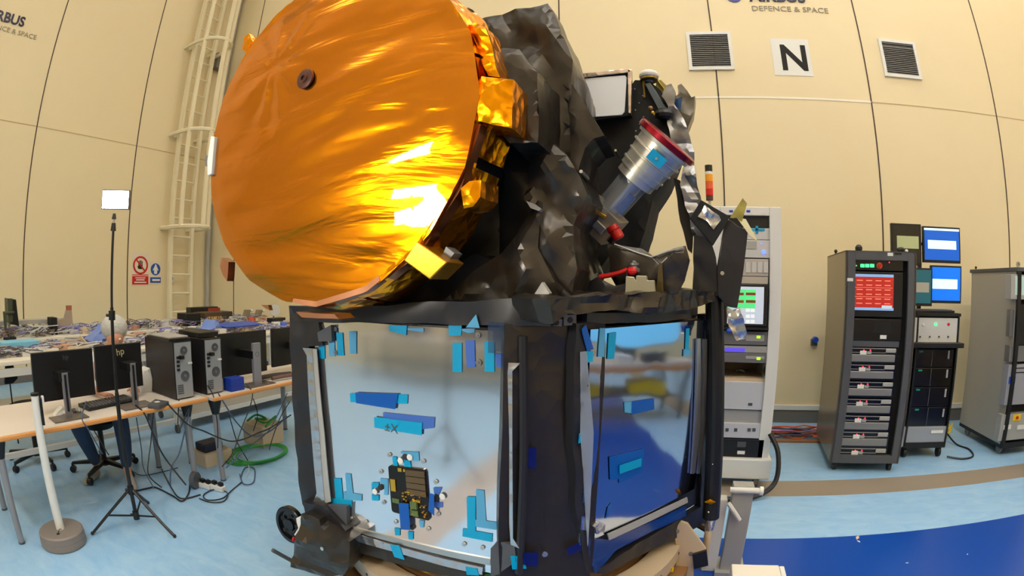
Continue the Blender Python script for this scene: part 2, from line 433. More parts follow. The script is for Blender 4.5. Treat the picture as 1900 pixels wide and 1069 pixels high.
rad['label'] = 'bright silver panel under the gold disc'
quad(FF, z5((232, 325), (300, 330))+z6((352, 80), (390, 555), (308, 540), (332, 480), (298, 100))+z5((262, 380)), .036, .041, 'film_edge', M_silverc, rad)
quad(FF, z5((300, 330), (332, 335))+z6((386, 60), (432, 540), (392, 550), (352, 80)), .034, .038, 'film_edge', M_lgrey, rad)
quad(FF, z5((1676, 430), (1768, 432), (1712, 490))+z6((1712, 100), (1716, 800), (1762, 870), (1700, 845), (1690, 700), (1690, 100)), .036, .041, 'film_edge', M_silverc, rad)
# two long strips along the bottom edge
def strip(F, top, bot, d, name, m, parent, r=.008):
    return quad(F, top+bot[::-1], d-.006, d, name, m, parent)
strip(FF, z6((540, 706), (900, 800), (1250, 885), (1555, 945)), z6((540, 732), (900, 835), (1250, 925), (1555, 990)), .02, 'edge_strip', M_alu, rad)
strip(FF, z6((540, 745), (900, 855), (1250, 950), (1500, 1005)), z6((548, 800), (900, 900), (1250, 1000), (1500, 1056)), .03, 'edge_strip', M_silverc, rad)
TF = [
 (z5((343, 270), (388, 270), (390, 403), (352, 400)), M_tape), (z5((415, 215), (455, 215), (462, 385), (420, 385)), M_tapel),
 (z5((470, 218), (515, 218), (526, 380), (482, 382)), M_tape), (z5((560, 208), (612, 208), (612, 368), (566, 365)), M_tapel),
 (z5((840, 168), (968, 168), (963, 236), (845, 205)), M_tape), (z5((972, 187), (1086, 187), (1086, 214), (974, 200)), M_tapel),
 (z5((1262, 166), (1355, 166), (1350, 238), (1264, 240)), M_tape), (z5((1290, 290), (1356, 290), (1356, 497), (1290, 495)), M_tape),
 (z5((1380, 272), (1445, 272), (1450, 462), (1390, 460)), M_tapev), (z5((1515, 280), (1585, 280), (1585, 495), (1517, 493)), M_tape),
 (z5((1592, 365), (1675, 365), (1665, 470), (1600, 460)), M_tapev), (z5((1357, 190), (1445, 190), (1445, 216), (1400, 222), (1357, 205)), M_tapel),
 (z5((567, 645), (975, 655), (972, 720), (570, 708)), M_tape), (z5((800, 780), (1165, 815), (1160, 890), (1070, 900), (800, 850)), M_tapev),
 (z5((1640, 925), (1700, 925), (1712, 1018), (1650, 1020)), M_tapel),
 (z6((455, 375), (505, 375), (520, 540), (468, 540)), M_tape), (z6((440, 515), (580, 530), (580, 578), (442, 565)), M_tape),
 (z6((533, 340), (572, 345), (590, 495), (545, 490)), M_tapel), (z6((522, 470), (650, 490), (650, 535), (522, 525)), M_tapel),
 (z6((1390, 505), (1452, 505), (1452, 755), (1395, 755)), M_tape), (z6((1362, 728), (1572, 768), (1570, 825), (1360, 785)), M_tape),
 (z6((1455, 455), (1512, 460), (1527, 680), (1462, 680)), M_tapel), (z6((1435, 662), (1642, 692), (1642, 745), (1440, 715)), M_tapel),
 (z6((720, 405), (770, 405), (770, 440), (735, 440), (720, 470)), M_tape), (z6((720, 485), (735, 490), (770, 495), (770, 535), (722, 530)), M_tape),
 (z6((780, 375), (835, 380), (835, 495), (808, 490), (808, 420), (780, 410)), M_tapel),
 (z6((865, 220), (895, 225), (905, 290), (872, 285)), M_tape), (z6((945, 245), (990, 245), (998, 298), (950, 292)), M_tape),
 (z6((925, 185), (1050, 190), (1055, 255), (1012, 250), (1000, 215), (925, 200)), M_tapel),
 (z6((1155, 440), (1215, 440), (1195, 490), (1160, 480)), M_tapev), (z6((1160, 545), (1220, 545), (1220, 582), (1160, 580)), M_tapev),
 (z6((880, 725), (920, 730), (920, 780), (885, 775)), M_tape), (z6((975, 750), (1012, 752), (1012, 808), (980, 805)), M_tape),
 (z6((1050, 670), (1090, 675), (1085, 725), (1062, 720)), M_tapel),
]
for i, (q, m) in enumerate(TF): quad(FF, q, .0165+.0003*(i % 5), .0178+.0003*(i % 5), 'tape', m, rad)
t = quad(FF, z5((605, 640), (905, 650), (885, 758), (610, 715)), .021, .0245, 'tape', M_taped, rad)
t = quad(FF, z5((737, 812), (1075, 855), (1072, 942), (740, 887)), .021, .0245, 'tape', M_tape, rad); t['label'] = 'blue tape with hand-written sign and X'
a, z = FF.hit(500+835*.2632, 560+895*.2632)
text_mb('±X', FF, a, z, .05, d=.0255, thick=.001, tilt=-.06).build('pen_mark', M_dgrey, rad)
for q in (z6((555, 762), (620, 775), (632, 850), (565, 840)), z6((848, 845), (912, 850), (950, 950), (880, 930)), z6((1382, 1000), (1462, 1015), (1475, 1060), (1390, 1055))):
    quad(FF, q, .030, .034, 'tape', M_tape, rad)
def disc(F, px, py, r, d, name, m, parent, th=.004, hole=False):
    a, z = F.hit(px, py, d); c = F.P(a, z, d); mb = MB()
    mb.lathe(c, F.n, [(0, r), (th, r*.92)], 14)
    if hole: mb.lathe(c+F.n*th, F.n, [(0, r*.4), (th*.8, r*.35)], 8)
    return mb.build(name, m, parent)
for x, y in [(845, 210), (1085, 255), (785, 328), (1173, 400), (805, 545), (1190, 628), (890, 683), (1120, 732), (580, 655), (682, 682), (1372, 840), (1502, 865)]:
    disc(FF, 500+x*.2632, 789+y*.2632, .0095, .018, 'screw', M_steel, rad, hole=True)
for x, y in [(465, 192), (470, 360), (1475, 430), (1470, 236)]:
    disc(FF, 500+x*.2632, 560+y*.2632, .012 if x > 1471 else .010, .018, 'screw', M_mgrey, rad, hole=True)
for x, y in [(957, 222), (783, 440), (1172, 515), (1005, 720)]:
    disc(FF, 500+x*.2632, 789+y*.2632, .0125, .020, 'dark_hole_disc', mat('hole_shade', (48, 42, 48), .5), rad)  # dark discs stand for holes, the shade inside put into the colour
for x, y in [(922, 252), (988, 228), (742, 470), (1218, 505)]:
    disc(FF, 500+x*.2632, 789+y*.2632, .013, .0235, 'round_sticker', M_lbl, rad, th=.002)
# circuit window (a dark board with gold and green components behind a rounded cut-out)
c4 = [FF.hit(500+x*.2632, 789+y*.2632, .02) for x, y in ((838, 282), (1105, 312), (1135, 675), (865, 610))]
def inq(u, v): # bilinear inside the window, u right, v down
    a = [c4[0][i]*(1-u)*(1-v)+c4[1][i]*u*(1-v)+c4[2][i]*u*v+c4[3][i]*(1-u)*v for i in (0, 1)]; return a
def rq(u0, v0, u1, v1): return [inq(u0, v0), inq(u1, v0), inq(u1, v1), inq(u0, v1)]
win = []
for (cu, cv, a0) in ((.07, .06, 180), (.93, .06, 270), (.93, .94, 0), (.07, .94, 90)):
    for k in range(5):
        a = math.radians(a0+k*22.5); win.append(inq(cu+.07*math.cos(a), cv+.06*math.sin(a)))
wnd = MB().fpoly(FF, win, .010, .0225).build('circuit_board', mat('board_black', (30, 26, 22), .25, .3), rad); wnd['label'] = 'dark circuit board behind a rounded cut-out'
rg = random.Random(4)
M_pgold = mat('gold_contact', (235, 180, 70), .25, .9); M_pgrn = mat('green_component', (88, 110, 60), .5); M_pbr = mat('bronze_module', (120, 98, 72), .3, .7)
mb = MB()
for k in range(4): mb.fpoly(FF, rq(.48, .04+k*.125, .97, .15+k*.125), .0225, .029)
mb.build('module_row', M_pbr, rad)
mb = MB()
for u, v, w, h in [(.05, .27, .13, .25), (.28, .02, .1, .07), (.42, .03, .05, .05), (.6, .62, .2, .04), (.55, .72, .05, .1)]: mb.fpoly(FF, rq(u, v, u+w, v+h), .0225, .028)
for k in range(26): u, v = rg.uniform(.33, .93), rg.uniform(.42, .93); mb.fpoly(FF, rq(u, v, u+rg.uniform(.02, .05), v+rg.uniform(.015, .03)), .0225, .031)
mb.build('gold_contacts', M_pgold, rad)
mb = MB(); mb.fpoly(FF, rq(.55, .66, .72, .8), .0225, .034).fpoly(FF, rq(.5, .84, .72, .96), .0225, .03).fpoly(FF, rq(.06, .68, .24, .77), .0225, .028).build('green_component', M_pgrn, rad)
quad(FF, z6((910, 550), (980, 555), (990, 740), (925, 735)), .034, .037, 'tape', M_taped, rad)
quad(FF, z6((1128, 480), (1160, 490), (1160, 640), (1120, 600)), .034, .037, 'tape', M_taped, rad)
# clear protective film over the panel's upper right corner and left edge
quad(FF, z5((1540, 140), (1680, 150), (1705, 190), (1705, 370), (1540, 360)), .036, .038, 'clear_cover_film', mat('clear_film_dark', (60, 80, 110), .1, alpha=.35), rad)
quad(FF, z5((1385, 180), (1455, 90), (1480, 185)), .036, .039, 'tape', M_tapel, rad)

# black film frame around the front panel
def foil(F, pts, d0, d1, name, m=M_mli, parent=S, px=True, **k):
    if px: pts = [F.hit(x, y, d1) for x, y in pts]
    return foil_solid(MB(), F, pts, d0, d1, **k).build(name, m, parent)
foil(FF, [(537, 590), (590, 598), (600, 640), (572, 642), (585, 780), (603, 935), (640, 955), (642, 990), (590, 985), (560, 935), (547, 780)], -.02, .03, 'black_blanket', M_mlid, cell=.035, amp=.012, seed=2)
foil(FF, z5((335, 215), (430, 165), (440, 280), (345, 280)), .02, .04, 'black_tape', M_dgrey, cell=.03, amp=.003, seed=5)
foil(FF, z6((250, 560), (545, 570), (545, 705), (530, 830), (430, 830), (330, 700)), .02, .045, 'black_tape', M_dgrey, cell=.04, amp=.008, seed=6)
foil(FF, z6((1558, 868), (1605, 818), (1728, 858), (1735, 960), (1600, 1060), (1560, 1064)), .02, .045, 'black_tape', M_dgrey, cell=.04, amp=.008, seed=7)
foil(FF, z6((545, 800), (900, 905), (1250, 1005), (1500, 1058), (1500, 1085), (1200, 1060), (850, 960), (640, 900), (540, 850)), -.02, .02, 'black_blanket', M_mli, cell=.04, amp=.012, seed=8)
foil(FF, [(537, 568), (640, 572), (800, 560), (1020, 552), (1022, 604), (945, 606), (780, 600), (605, 598), (538, 596)], -.35, .03, 'black_blanket', M_mlid, cell=.04, amp=.014, seed=9, rings=6)
# corner blanket between the two panels
FC = Frame((BX1, 1.565), (-.30-BX1, .19)); wC = math.hypot(-.30-BX1, .19)
cb = foil(FC, [(-.02, BZ1+.02), (wC-.01, BZ1+.03), (wC-.005, 1.0), (wC-.01, .62), (wC-.02, .44), (.12, .40), (-.03, .52), (-.03, 1.0)], -.06, .035, 'black_blanket', M_mli, px=False, cell=.03, amp=.014, seed=12, f0=2.0, f1=7, zs=.5)
MB().tube([FC.P(.035, 1.52, .05), FC.P(.045, 1.1, .055), FC.P(.04, .62, .05)], .016).build('blanket_fold', M_mlid, cb)
quad(FC, z8((178, 155), (285, 160), (283, 305), (185, 300)), .055, .058, 'blue_film', M_navy, cb)
quad(FC, z6((1700, 925), (1790, 925), (1812, 1012), (1712, 1018)), .055, .06, 'tape', M_tape, cb)
quad(FC, z8((505, 870), (590, 830), (600, 880), (515, 920)), .06, .063, 'blue_film', M_navy, cb)
quad(FC, z8((190, 900), (300, 900), (295, 1000), (195, 985)), .06, .063, 'blue_film', M_navy, cb)
disc(FC, 920+345*.2632, 789+910*.2632, .012, .06, 'button', M_steel, cb)

# right radiator
r0, r1 = FR.hit(1082, 800)[0], FR.hit(1303, 760)[0]
rt, rb = FR.hit(1190, 603)[1], FR.hit(1120, 985)[1]
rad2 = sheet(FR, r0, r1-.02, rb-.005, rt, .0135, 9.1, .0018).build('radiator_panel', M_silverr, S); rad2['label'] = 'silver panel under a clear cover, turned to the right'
TR = [(z7((735, 262), (772, 262), (765, 465), (720, 465)), M_tapel), (z7((797, 300), (850, 290), (835, 478), (787, 480)), M_tape), (z7((605, 270), (635, 235), (690, 410), (645, 425)), M_taped),
 (z7((640, 425), (686, 425), (684, 500), (645, 505)), M_tape), (z7((1340, 265), (1365, 262), (1360, 410), (1335, 412)), M_tape), (z7((1325, 412), (1375, 410), (1370, 460), (1322, 462)), M_tapel),
 (z7((905, 785), (960, 778), (955, 865), (910, 855)), M_tapel), (z7((958, 780), (1115, 757), (1118, 835), (955, 872)), M_taped),
 (z8((800, 225), (1045, 165), (1035, 330), (870, 410), (868, 380), (805, 385)), M_taped), (z8((590, 60), (645, 45), (640, 110), (585, 130)), M_tape), (z8((790, 580), (815, 548), (825, 570), (775, 660)), M_taped)]
for i, (q, m) in enumerate(TR): quad(FR, q, .0195, .0215+.0004*(i % 4), 'tape', m, rad2)
quad(FR, z8((875, 285), (1028, 235), (1025, 290), (875, 345)), .026, .029, 'tape', M_tape, rad2)
strip(FR, z8((790, 770), (1000, 675), (1200, 580), (1350, 510)), z8((800, 812), (1010, 715), (1205, 620), (1355, 545)), .03, 'edge_strip', M_lgrey, rad2)
quad(FR, z7((1420, 340), (1445, 335), (1440, 1000), (1400, 1290), (1380, 1290), (1405, 900)), .02, .03, 'edge_strip', M_alu, rad2)
quad(FR, z7((1465, 345), (1490, 340), (1480, 900), (1440, 1290), (1425, 1290), (1450, 900)), .02, .03, 'edge_strip', M_alu, rad2)
quad(FR, z7((600, 430), (640, 425), (690, 1000), (650, 1800), (640, 1640), (600, 1000)), .022, .026, 'clear_cover_film', mat('clear_film_milky', (180, 195, 215), .15, alpha=.4), rad2)
a, z = FR.hit(1114, 982)
foil(FR, z8((700, 720), (735, 685), (775, 700), (770, 750), (715, 770)), .02, .04, 'silver_clip', M_silverc, rad2, cell=.012, amp=.004, seed=3)
foil(FR, [(1070, 600), (1084, 600), (1090, 800), (1092, 1000), (1105, 1058), (1180, 1010), (1298, 942), (1305, 790), (1308, 585), (1330, 580), (1335, 800), (1322, 965), (1230, 1010), (1120, 1066), (1088, 1064), (1068, 940), (1062, 760)], -.02, .018, 'black_blanket', M_mlid, cell=.04, amp=.012, seed=14)
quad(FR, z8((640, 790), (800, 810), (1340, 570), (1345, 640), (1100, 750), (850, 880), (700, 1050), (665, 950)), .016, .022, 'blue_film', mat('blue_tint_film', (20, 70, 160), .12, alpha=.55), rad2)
# crumpled flap over the top edge of the right panel
foil(FR, [(1016, 556), (1040, 549), (1100, 553), (1190, 545), (1290, 536), (1338, 546), (1325, 562), (1270, 574), (1216, 582), (1150, 577), (1100, 581), (1050, 582), (1027, 600)], -.10, .07, 'black_blanket', M_mli, cell=.022, amp=.022, seed=15, f0=5, f1=18)
foil(FR, z7((640, 150), (1110, 160), (1380, 120), (1380, 190), (1110, 225), (780, 230), (640, 215)), -.02, .03, 'black_blanket', M_mlid, cell=.03, amp=.01, seed=16)
for q in (z7((385, 195), (470, 200), (465, 250), (385, 245)), z7((478, 170), (568, 165), (568, 240), (480, 245))):
    o = quad(FC, q, .03, .07, 'connector', M_mgrey, S); disc(FC, sum(p[0] for p in q)/4, sum(p[1] for p in q)/4, .010, .07, 'socket', M_black, o)
# body deck under the instruments
MB().prism([(-1.55, 1.63), (-.60, 1.62), (-.34, 1.80), (.05, 2.42), (-.42, 3.22), (-1.38, 3.22), (-1.88, 2.44)], 1.545, 1.60).build('upper_deck', M_mlid, S, bevel=.01)

# mast on the right edge
MX = [atY(1326, 548, 2.32), atY(1327, 800, 2.32), atY(1322, 958, 2.32)]
mast = MB().tube([Vector((.118, 2.34, 1.67)), Vector((.150, 2.34, 1.2)), Vector((.197, 2.34, .56))], .043, 16, 1).build('mast_sleeve', M_black, S)
mast['label'] = 'black vertical sleeve at the right edge'
p = Vector((.197, 2.34, .56)); MB().cyl(p, p-Vector((0, 0, .07)), .03, .022).build('foil_wrap', M_silverc, mast)
MB().cyl(p-Vector((0, 0, .07)), p-Vector((0, 0, .30)), .020).build('tube', M_beige, mast)
MB().ball(p+Vector((-.02, -.047, .05)), .006).ball(p+Vector((-.03, -.04, .3)), .004).build('button', M_steel, mast)
foil(fy(2.29), [(1307, 932), (1318, 926), (1328, 932), (1320, 936)], 0, .012, 'amber_tape', M_gold2, mast, cell=.012, amp=.004)

# telescope: gold cover disc, rim, black tube
DC = Vector((-1.295, 1.348, 2.279)); DR = .68
def gold_disc():
    mb = MB(); h = folds(21, n=5, f0=1.3, f1=5); nr, ns = 44, 160; vs = [DC+Vector((0, -.0, 0))]; fs = []
    kn = Vector((-.265, .30))
    def dep(x, z):
        p = Vector((x, z)); r = p.length/DR; q = p-kn
        a = math.atan2(q.y, q.x); rr = q.length
        pull = .0035*math.sin(a*9+noise.noise(Vector((a*2, rr*3, 0)))*4)*math.exp(-((rr-.13)/.14)**2)    # folds drawn towards the knob
        long = .0085*noise.noise(Vector((x*1.7+z*.6, z*8.5-x*1.3, 4.)))+.004*noise.noise(Vector((x*3+2, z*15-x*3, 9.)))*(1 if z > -.1 else .4)
        low = .016*noise.noise(Vector((x*1.5+.4, z*2.2+.7, 2.2)))
        fine = .0016*h(Vector((x, 0, z)))
        return (pull+long+low+fine)*min(1, (1-r)*9)+(.012*(1-r*r))
    vs[0] = DC+Vector((0, -dep(1e-4, 0), 0))
    for i in range(1, nr+1):
        r = DR*(i/nr)
        for k in range(ns):
            a = 2*math.pi*k/ns; seg = math.pi*2/18; aa = (a % seg)-seg/2
            rr = r*(1-(1-math.cos(seg/2)/math.cos(aa))*.8*(i/nr)**4)
            x, z = rr*math.cos(a), rr*math.sin(a)
            vs.append(DC+Vector((x, -dep(x, z), z)))
    fs = [(0, 1+k, 1+(k+1) % ns) for k in range(ns)]
    fs += [(1+(i-1)*ns+k, 1+(i-1)*ns+(k+1) % ns, 1+i*ns+(k+1) % ns, 1+i*ns+k) for i in range(1, nr) for k in range(ns)]
    o = len(vs); vs += [v+Vector((0, .012, 0)) for v in vs[-ns:]]
    fs += [(o-ns+k, o-ns+(k+1) % ns, o+(k+1) % ns, o+k) for k in range(ns)]; fs.append(tuple(range(o, o+ns)))
    return mb.add(vs, fs, True)
disc_o = gold_disc().build('telescope_cover', M_gold, S); disc_o['label'] = 'round gold film cover'
kp = atY(568, 147, 1.335)
hub = MB().lathe(kp, (0, -1, 0), [(0, .0), (0, .042), (.010, .042), (.013, .030), (.013, .018), (.020, .018), (.020, .010), (.012, .009)], 28).build('centre_washer', mat('bronze_washer', (92, 62, 58), .3, .6), disc_o)
MB().lathe(kp+Vector((0, -.013, 0)), (0, -1, 0), [(0, .019), (.006, .019), (.006, .0155), (0, .0155)], 24, cap=False).build('washer_ring', M_copper, hub)
def rim(r0, r1, y0, y1, a0, a1, name, m, amp, seed, parent=disc_o, cell=.02, n=18):
    """faceted crumpled band around the disc between angles a0, a1"""
    h = folds(seed, f0=5, f1=17); mb = MB(); steps = max(3, int(abs(a1-a0)*DR/cell)); J = 6; vs = []
    for i in range(steps+1):
        a = a0+(a1-a0)*i/steps; sg = math.pi*2/n; aa = ((a+.1) % sg)-sg/2; k = 1-(1-math.cos(sg/2)/math.cos(aa))*.9
        for j in range(J+1):
            t = j/J; r = (r0+(r1-r0)*t)*k; y = y0+(y1-y0)*t
            p = DC+Vector((r*math.cos(a), y, r*math.sin(a))); w = h(p)*amp
            vs.append(p+Vector((math.cos(a), -.5, math.sin(a)))*w)
        for j in range(J, -1, -1):
            t = j/J; r = (r0+(r1-r0)*t)*k-.02; y = y0+(y1-y0)*t+.004; vs.append(DC+Vector((r*math.cos(a), y, r*math.sin(a))))
    n2 = 2*J+2; fs = [(i*n2+j, i*n2+(j+1) % n2, (i+1)*n2+(j+1) % n2, (i+1)*n2+j) for i in range(steps) for j in range(n2)]
    fs += [tuple(range(n2)), tuple(steps*n2+j for j in range(n2))[::-1]]
    return mb.add(vs, fs, True).build(name, m, parent)
d2 = math.radians
for i, (a0, a1) in enumerate([(-180, -150), (-150, -122), (-122, -98), (-97, -72), (-71, -46), (-45, -18), (-17, 12), (13, 40), (41, 66), (67, 95), (96, 130), (131, 179)]):
    rim(DR-.006, DR+.012, .0, .055, d2(a0), d2(a1), 'rim_segment', M_gold2, .005, 30+i)
    if -125 < a0 < 70: rim(DR+.006, DR+.032, .058, .215, d2(a0+1), d2(a1-1), 'rim_flange', M_gold2, .007, 50+i)
# rim boxes, flaps and bracket
def fbx(pts, y0, y1, name, m, seed, amp=.012, cell=.02, **k):   # outline in the photo on the disc's plane side, y0 near
    F = fy(y0); q = [F.hit(x, y, 0) for x, y in pts]
    return foil_solid(MB(), F, q, -(y1-y0), 0, cell=cell, amp=amp, seed=seed, f0=6, f1=20, **k).build(name, m, disc_o)
fbx([(893, 142), (915, 144), (952, 148), (949, 238), (918, 232), (893, 226), (872, 230), (872, 180)], 1.36, 1.50, 'corner_box', M_gold2, 71, bulge=.012, amp=.006)
fbx([(868, 45), (882, 40), (902, 50), (918, 105), (926, 143), (905, 140), (890, 100)], 1.37, 1.47, 'rim_box', M_gold2, 72, bulge=.01)
fbx([(870, 338), (893, 334), (893, 366), (878, 384), (860, 388), (856, 352)], 1.35, 1.48, 'rim_box', M_gold2, 73, bulge=.01)
q = [fy(1.36).hit(x, y) for x, y in ((779, 448), (836, 487), (803, 519), (755, 484))]
MB().fpoly(fy(1.36), q, -.10, .02).build('flat_box', mat('gold_plate', (212, 150, 40), .3, .8), disc_o, bevel=.004)
fbx([(828, 458), (843, 470), (826, 490), (818, 480)], 1.40, 1.46, 'grey_bracket', M_mgrey, 74, amp=.003)
fbx([(549, 579), (620, 583), (629, 592), (560, 589)], 1.33, 1.42, 'copper_flap', M_copper, 75, amp=.002)
rim(DR+.004, DR+.006, -.004, .05, d2(-96), d2(-60), 'copper_strip', M_copper, .001, 3)
rim(DR+.010, DR+.016, .012, .052, d2(-58), d2(-8), 'copper_strip', mat('copper_strip_dark', (150, 95, 60), .25, .9), .003, 4)
fbx([(411, 478), (424, 486), (421, 522), (414, 512), (409, 494)], 1.36, 1.40, 'film_flap', M_copper, 76, amp=.006, cell=.012)
fbx([(452, 70), (462, 62), (468, 76), (458, 98), (449, 92)], 1.36, 1.40, 'film_flap', M_gold2, 77, amp=.006, cell=.012)
fbx([(484, 566), (497, 566), (500, 576), (492, 572)], 1.37, 1.39, 'film_flap', M_copper, 78, amp=.003, cell=.012)
q = [fy(1.33).hit(x, y) for x, y in ((391, 252), (398, 254), (392, 323), (385, 326), (384, 300))]
br = MB().fpoly(fy(1.33), q, -.05, .0).build('white_bracket', M_white, disc_o, bevel=.003)
MB().fpoly(fy(1.335), [fy(1.335).hit(x, y) for x, y in ((381, 288), (388, 288), (387, 310), (381, 308))], -.04, 0).build('bracket_sensor', M_mgrey, br)
# tube behind the cover
def tel_tube():
    mb = MB(); h = folds(41, f0=2, f1=8); prof = [(.06, .655), (.12, .65), (.25, .645), (.45, .635), (.65, .63), (.85, .62), (1.1, .60), (1.32, .56)]; seg = 72; vs = []
    for y, r in prof:
        for k in range(seg):
            a = 2*math.pi*k/seg; p = DC+Vector((r*math.cos(a), y, r*math.sin(a))); vs.append(p+Vector((math.cos(a), 0, math.sin(a)))*h(p)*.012)
    fs = [(i*seg+k, i*seg+(k+1) % seg, (i+1)*seg+(k+1) % seg, (i+1)*seg+k) for i in range(len(prof)-1) for k in range(seg)]
    fs += [tuple(range(seg))[::-1], tuple((len(prof)-1)*seg+k for k in range(seg))]
    return mb.add(vs, fs, True)
tub = tel_tube().build('telescope_tube', M_mlid, S)
def on_tube(px, py, R=.645):
    d = ray(px, py); ox, oz = -DC.x, CAM_H-DC.z   # cylinder along y
    A = d.x**2+d.z**2; B = 2*(ox*d.x+oz*d.z); C = ox*ox+oz*oz-R*R; q = B*B-4*A*C
    if q < 0: return None
    ts = sorted(((-B-math.sqrt(q))/2/A, (-B+math.sqrt(q))/2/A))
    for t in ts:
        P = EYE+d*t
        if P.y > 1.40: return P
for x, y in ((921, 272), (869, 410), (928, 424), (857, 512)):
    P = on_tube(x, y)
    if P:
        n = Vector((P.x-DC.x, 0, P.z-DC.z)).normalized()
        b = MB().lathe(P, n, [(0, .017), (.012, .017), (.014, .014)], 16).build('button', M_steel, tub)
        MB().lathe(P+n*.014, n, [(0, .005), (.003, .004)], 8).build('button_pin', M_black, b)
# ---- black blankets and instruments to the right of the telescope
FS_ = dict(f0=2.2, f1=16, zs=.55)
foil(fy(1.50), [(905, 84), (964, 92), (984, 118), (998, 132), (1000, 200), (997, 263), (940, 268), (915, 240), (906, 160)], -.42, 0, 'black_blanket', M_mli, cell=.022, amp=.022, seed=101, bulge=.02, **FS_)
foil(fy(1.76), [(868, 14), (880, 18), (888, 34), (900, 28), (960, 18), (1017, 9), (1030, 24), (1043, 60), (1056, 90), (1065, 112), (1063, 160), (1060, 200), (1068, 260), (1076, 330), (1062, 400), (1060, 470), (1048, 545), (980, 560), (930, 500), (925, 300), (910, 120)], -.75, 0, 'black_blanket', M_mli, cell=.03, amp=.036, seed=102, bulge=.05, back=.88, f0=2.2, f1=11, zs=.6)
foil(fy(1.70), [(1062, 158), (1085, 196), (1104, 226), (1119, 250), (1100, 258), (1084, 276), (1072, 320), (1058, 300), (1058, 200)], -.30, 0, 'black_blanket', M_mli, cell=.02, amp=.015, seed=103, **FS_)
foil(fy(1.68), [(996, 250), (1020, 262), (1050, 290), (1075, 330), (1090, 365), (1078, 392), (1060, 420), (1062, 452), (1072, 500), (1060, 545), (1010, 552), (1000, 500), (985, 440), (972, 360), (985, 300)], -.45, 0, 'black_blanket', M_mli, cell=.024, amp=.035, seed=104, bulge=.03, **FS_)
foil(fy(1.64), [(925, 470), (960, 420), (1000, 372), (1005, 400), (995, 460), (1030, 520), (1060, 545), (1110, 540), (1128, 548), (1060, 556), (1000, 560), (900, 562), (820, 566), (860, 530)], -.45, 0, 'black_blanket', M_mli, cell=.026, amp=.028, seed=105, bulge=.02, **FS_)
foil(fy(1.72), [(640, 584), (700, 560), (800, 520), (880, 470), (960, 500), (970, 562), (800, 574), (660, 592)], -.6, 0, 'black_blanket', M_mlid, cell=.04, amp=.015, seed=125, **FS_)
foil(fy(1.60), [(1006, 524), (1020, 545), (1012, 551), (990, 549)], -.03, 0, 'silver_tab', M_lgrey, cell=.015, amp=.003, seed=106)
foil(fy(1.62), [(976, 373), (990, 378), (1004, 388), (1000, 392), (984, 386)], -.03, 0, 'blanket_tab', M_lgrey, cell=.012, amp=.003, seed=107)
for x, y, Y in ((1102, 277, 1.9), (1078, 318, 1.66), (1142, 279, 2.2)):
    c = atY(x, y, Y); MB().cyl(c+Vector((0, .12, 0)), c, .006).build('button', M_steel, S)
# dark mounting structure behind the instruments
DK = foil(fy(2.35), [(1060, 216), (1090, 214), (1168, 212), (1172, 160), (1180, 150), (1205, 152), (1225, 168), (1250, 205), (1264, 235), (1268, 262), (1240, 330), (1212, 372), (1198, 430), (1188, 458), (1130, 470), (1095, 520), (1060, 520), (1058, 330)], -.4, 0, 'instrument_mount', M_blackm, cell=.035, amp=.02, seed=108, **FS_)
MB().fpoly(fy(2.32), pxs(fy(2.32), [(1196, 155), (1206, 152), (1240, 205), (1238, 214), (1226, 212)]), -.03, 0).build('grey_strut', mat('slate_strut', (82, 92, 104), .35, .4), DK, bevel=.003)
MB().ball(atY(1232, 212, 2.3), .035, 12, (1.3, 1, .9)).build('cable_clamp', M_black, DK)
for x, y, r in ((1207, 201, .013), (1216, 214, .012), (1211, 209, .009)): MB().ball(atY(x, y, 2.31), r, 8).build('amber_connector', M_yellow if r < .01 else M_brown, DK)
for i in range(7): MB().ball(atY(1178+(i*37) % 22, 165+i*13, 2.33), .004, 6).build('rivet', M_alu, DK)
# white plate in its foil-edged frame
F = fy(2.28)
PL = MB().fpoly(F, pxs(F, [(1060, 136), (1170, 130), (1172, 214), (1096, 224), (1062, 190)]), -.05, -.004).build('plate_frame', M_blackm, S, bevel=.004)
MB().fpoly(F, pxs(F, [(1063, 148), (1160, 140), (1163, 144), (1159, 208), (1154, 214), (1098, 218), (1093, 214)]), -.004, .004).build('white_plate', mat('white_radiator', (242, 246, 252), .45), PL, bevel=.003)
MB().fpoly(F, pxs(F, [(1060, 140), (1163, 130), (1171, 131), (1170, 136), (1062, 148)]), -.02, .014).fpoly(F, pxs(F, [(1165, 131), (1173, 131), (1171, 212), (1166, 212)]), -.02, .014).build('foil_edge', mat('pink_silver_film', (215, 200, 200), .2, .9, bump=(20, .3, 'foil')), PL, bevel=.003)
# white domed cap with gold rim on an olive bracket
c = atY(1204, 141, 2.34)
CP = MB().ball(c, .050, 20, (1, 1, .62)).build('domed_cap', M_white, S)
MB().lathe(c-Vector((0, 0, .022)), (0, 0, 1), [(-.006, .042), (-.002, .046), (.004, .046), (.006, .042)], 20).build('gold_rim', mat('olive_gold', (150, 128, 60), .35, .8), CP)
for dx, x2, y2 in ((-.03, 1196, 168), (.035, 1232, 168)):
    b = atY(x2, y2, 2.35); MB().tube([c+Vector((dx, 0, -.02)), b+Vector((0, 0, .005)), b-Vector((0, 0, .04))], .008, 6, 1).build('cap_leg', mat('olive_gold', (150, 128, 60), .35, .8), CP)
MB().fpoly(fy(2.36), pxs(fy(2.36), [(1218, 150), (1226, 148), (1240, 162), (1234, 172), (1216, 165)]), -.01, 0).build('olive_bracket', mat('olive_film', (150, 140, 70), .4, .3), CP)
